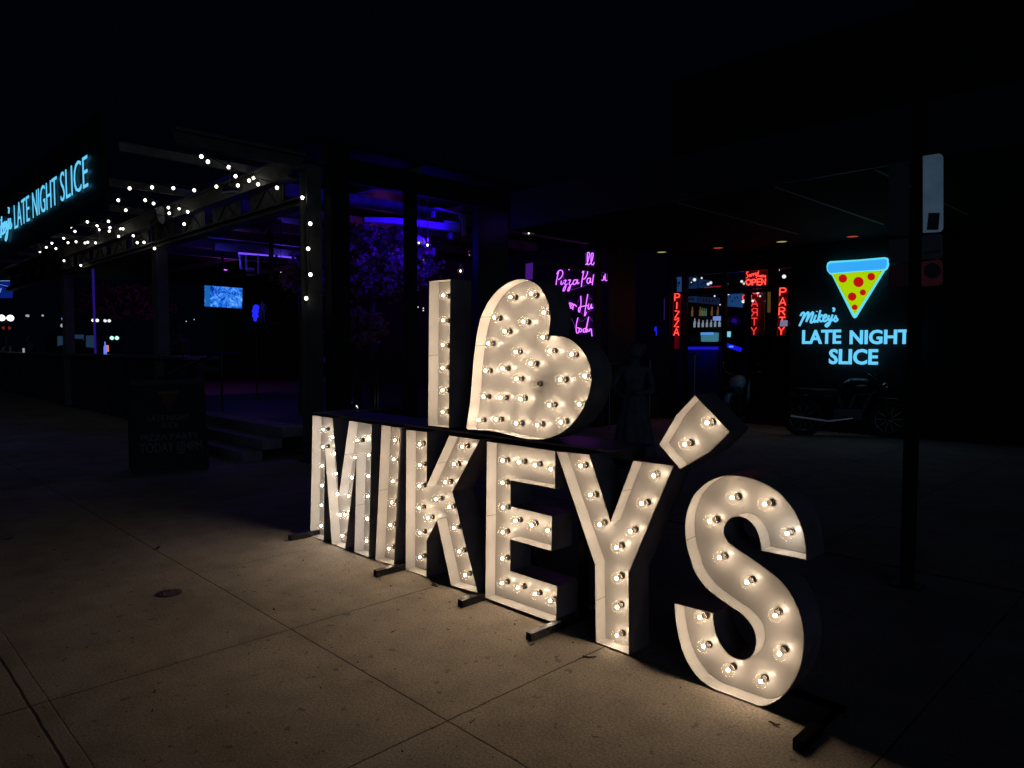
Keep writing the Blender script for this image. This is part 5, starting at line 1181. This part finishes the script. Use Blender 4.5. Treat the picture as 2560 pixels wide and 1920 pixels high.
MB().ball(az('N5', 1050, 1412, 1, YF + 1.15), .05, 12, 7, (1.3, .5, .5)).build('hot_spot', emis('blue_hot', (.12, .3, 1), 1.0), bcn)
b = MB()
hang = []
for i, (x, y, r_) in enumerate(((628, 642, .035), (710, 622, .02), (815, 677, .03), (785, 692, .03), (997, 690, .032), (1172, 662, .028), (1200, 686, .028), (1018, 806, .025), (860, 830, .018), (1190, 893, .034), (1358, 790, .028), (1388, 832, .028), (1298, 885, .026), (395, 640, .014), (1660, 605, .04), (1594, 530, .026), (592, 672, .012), (922, 930, .014))):
    p = az('N5', x, y, 1, YF + 1.0 + .12 * (i % 4)); r = thing('globe_pendant', 'small round globe light hanging inside the bar', 'pendant lamp', p, group='globe lights hanging inside the bar')
    r_ *= 1.2
    MB().ball(p, r_ * .9, 10, 7).build('globe', emis('bar_globe', (1, .96, .9), 1.1 if r_ > .02 else .5), r, smooth=True)
    MB().cyl(p + Vector((0, 0, r_ * .8)), (p.x, p.y, 3.61), .004, 5).build('cord', RUB, r)
glowp('red_lit_strip', 'dim crimson lettered strip seen through the transom window', 'lit sign', 'N5', [(740, 728), (800, 728), (860, 712), (932, 712), (932, 722), (740, 738)], YF + 1.1, emis('crimson_dim', (.5, .01, .06), .6), .01)
# wood panelling behind the mirrored sign, its amber light put in as glow
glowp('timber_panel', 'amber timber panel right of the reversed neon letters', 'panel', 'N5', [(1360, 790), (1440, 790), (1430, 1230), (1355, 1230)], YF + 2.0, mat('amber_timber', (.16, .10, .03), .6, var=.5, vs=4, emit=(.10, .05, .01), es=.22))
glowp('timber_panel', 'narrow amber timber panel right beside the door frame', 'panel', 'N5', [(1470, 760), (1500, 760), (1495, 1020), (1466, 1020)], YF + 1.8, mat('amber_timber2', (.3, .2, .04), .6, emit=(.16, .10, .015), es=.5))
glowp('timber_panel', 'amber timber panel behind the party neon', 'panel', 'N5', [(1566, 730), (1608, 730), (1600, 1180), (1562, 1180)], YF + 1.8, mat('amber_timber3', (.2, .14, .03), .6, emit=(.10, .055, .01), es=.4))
spot('room_lamp', (X5(1300), YF + 1.6, 2.6), (1, .12, .06), 1.2, bs, .2)
bb = thing('wall_lantern', 'small bright blue lantern in the dark left of the pizza neon', 'lamp', az('N4', 1745, 1520, 1, YF - .1))
MB().tube([az('N4', x, y, 1, YF - .12) for x, y in ((1748, 1460), (1738, 1480), (1736, 1505), (1750, 1510), (1754, 1480), (1750, 1460))], .014, 6).tube([az('N4', x, y, 1, YF - .12) for x, y in ((1752, 1500), (1757, 1560))], .014, 6).build('glow_tube', emis('blue_lantern2', (.01, .015, .8), .9), bb)
for x, y0_, y1_, lb in ((1505, 650, 960, 'upper thin violet light strip on the dark pilaster left of the entrance'), (1848, 1130, 1380, 'lower thin violet light strip just left of the blue lantern')):
    b = MB().tube([az('N4', x, y0_, 1, YF - .03), az('N4', x - 3, y1_, 1, YF - .03)], .008, 4)
    tag(b.build('edge_light', emis('violet_edge_dim', (.03, .008, .10), 1)), lb, 'light strip')
wv = thing('wash_light', 'added violet wash light on the corner lintel aimed down at the letters', 'light', (-8.9, 9.4, 4.05))  # lamp added to tint the tops of the letter arms violet
MB().lathe((-8.9, 9.4, 4.05), (.5, -.75, -.3), [(0, -.08), (.07, -.06), (.08, .08), (.07, .08), (.05, 0)], 14).build('housing', DARK, wv)
spot('lamp', (-8.82, 9.25, 3.98), (.24, .04, 1), 150, wv, .06, 'SPOT', (5.6, -6.2, -3.6), 34)
# cables and tinsel, their caught light put in as glow, along the lintel over the purple neon
cb_ = thing('tinsel_garland', 'pale shiny garland strung along the lintel above the purple neon', 'garland', az('N4', 700, 370, 0, -8.56))
b = MB(); b.tube([az('N4', x, y, 0, -8.56) for x, y in ((230, 300), (330, 295), (430, 310), (560, 345), (700, 380), (800, 388), (940, 400))], .012, 5); b.tube([az('N4', x, y, 0, -8.56) for x, y in ((660, 405), (820, 425), (900, 432), (1050, 465), (1180, 460), (1290, 470))], .007, 5)
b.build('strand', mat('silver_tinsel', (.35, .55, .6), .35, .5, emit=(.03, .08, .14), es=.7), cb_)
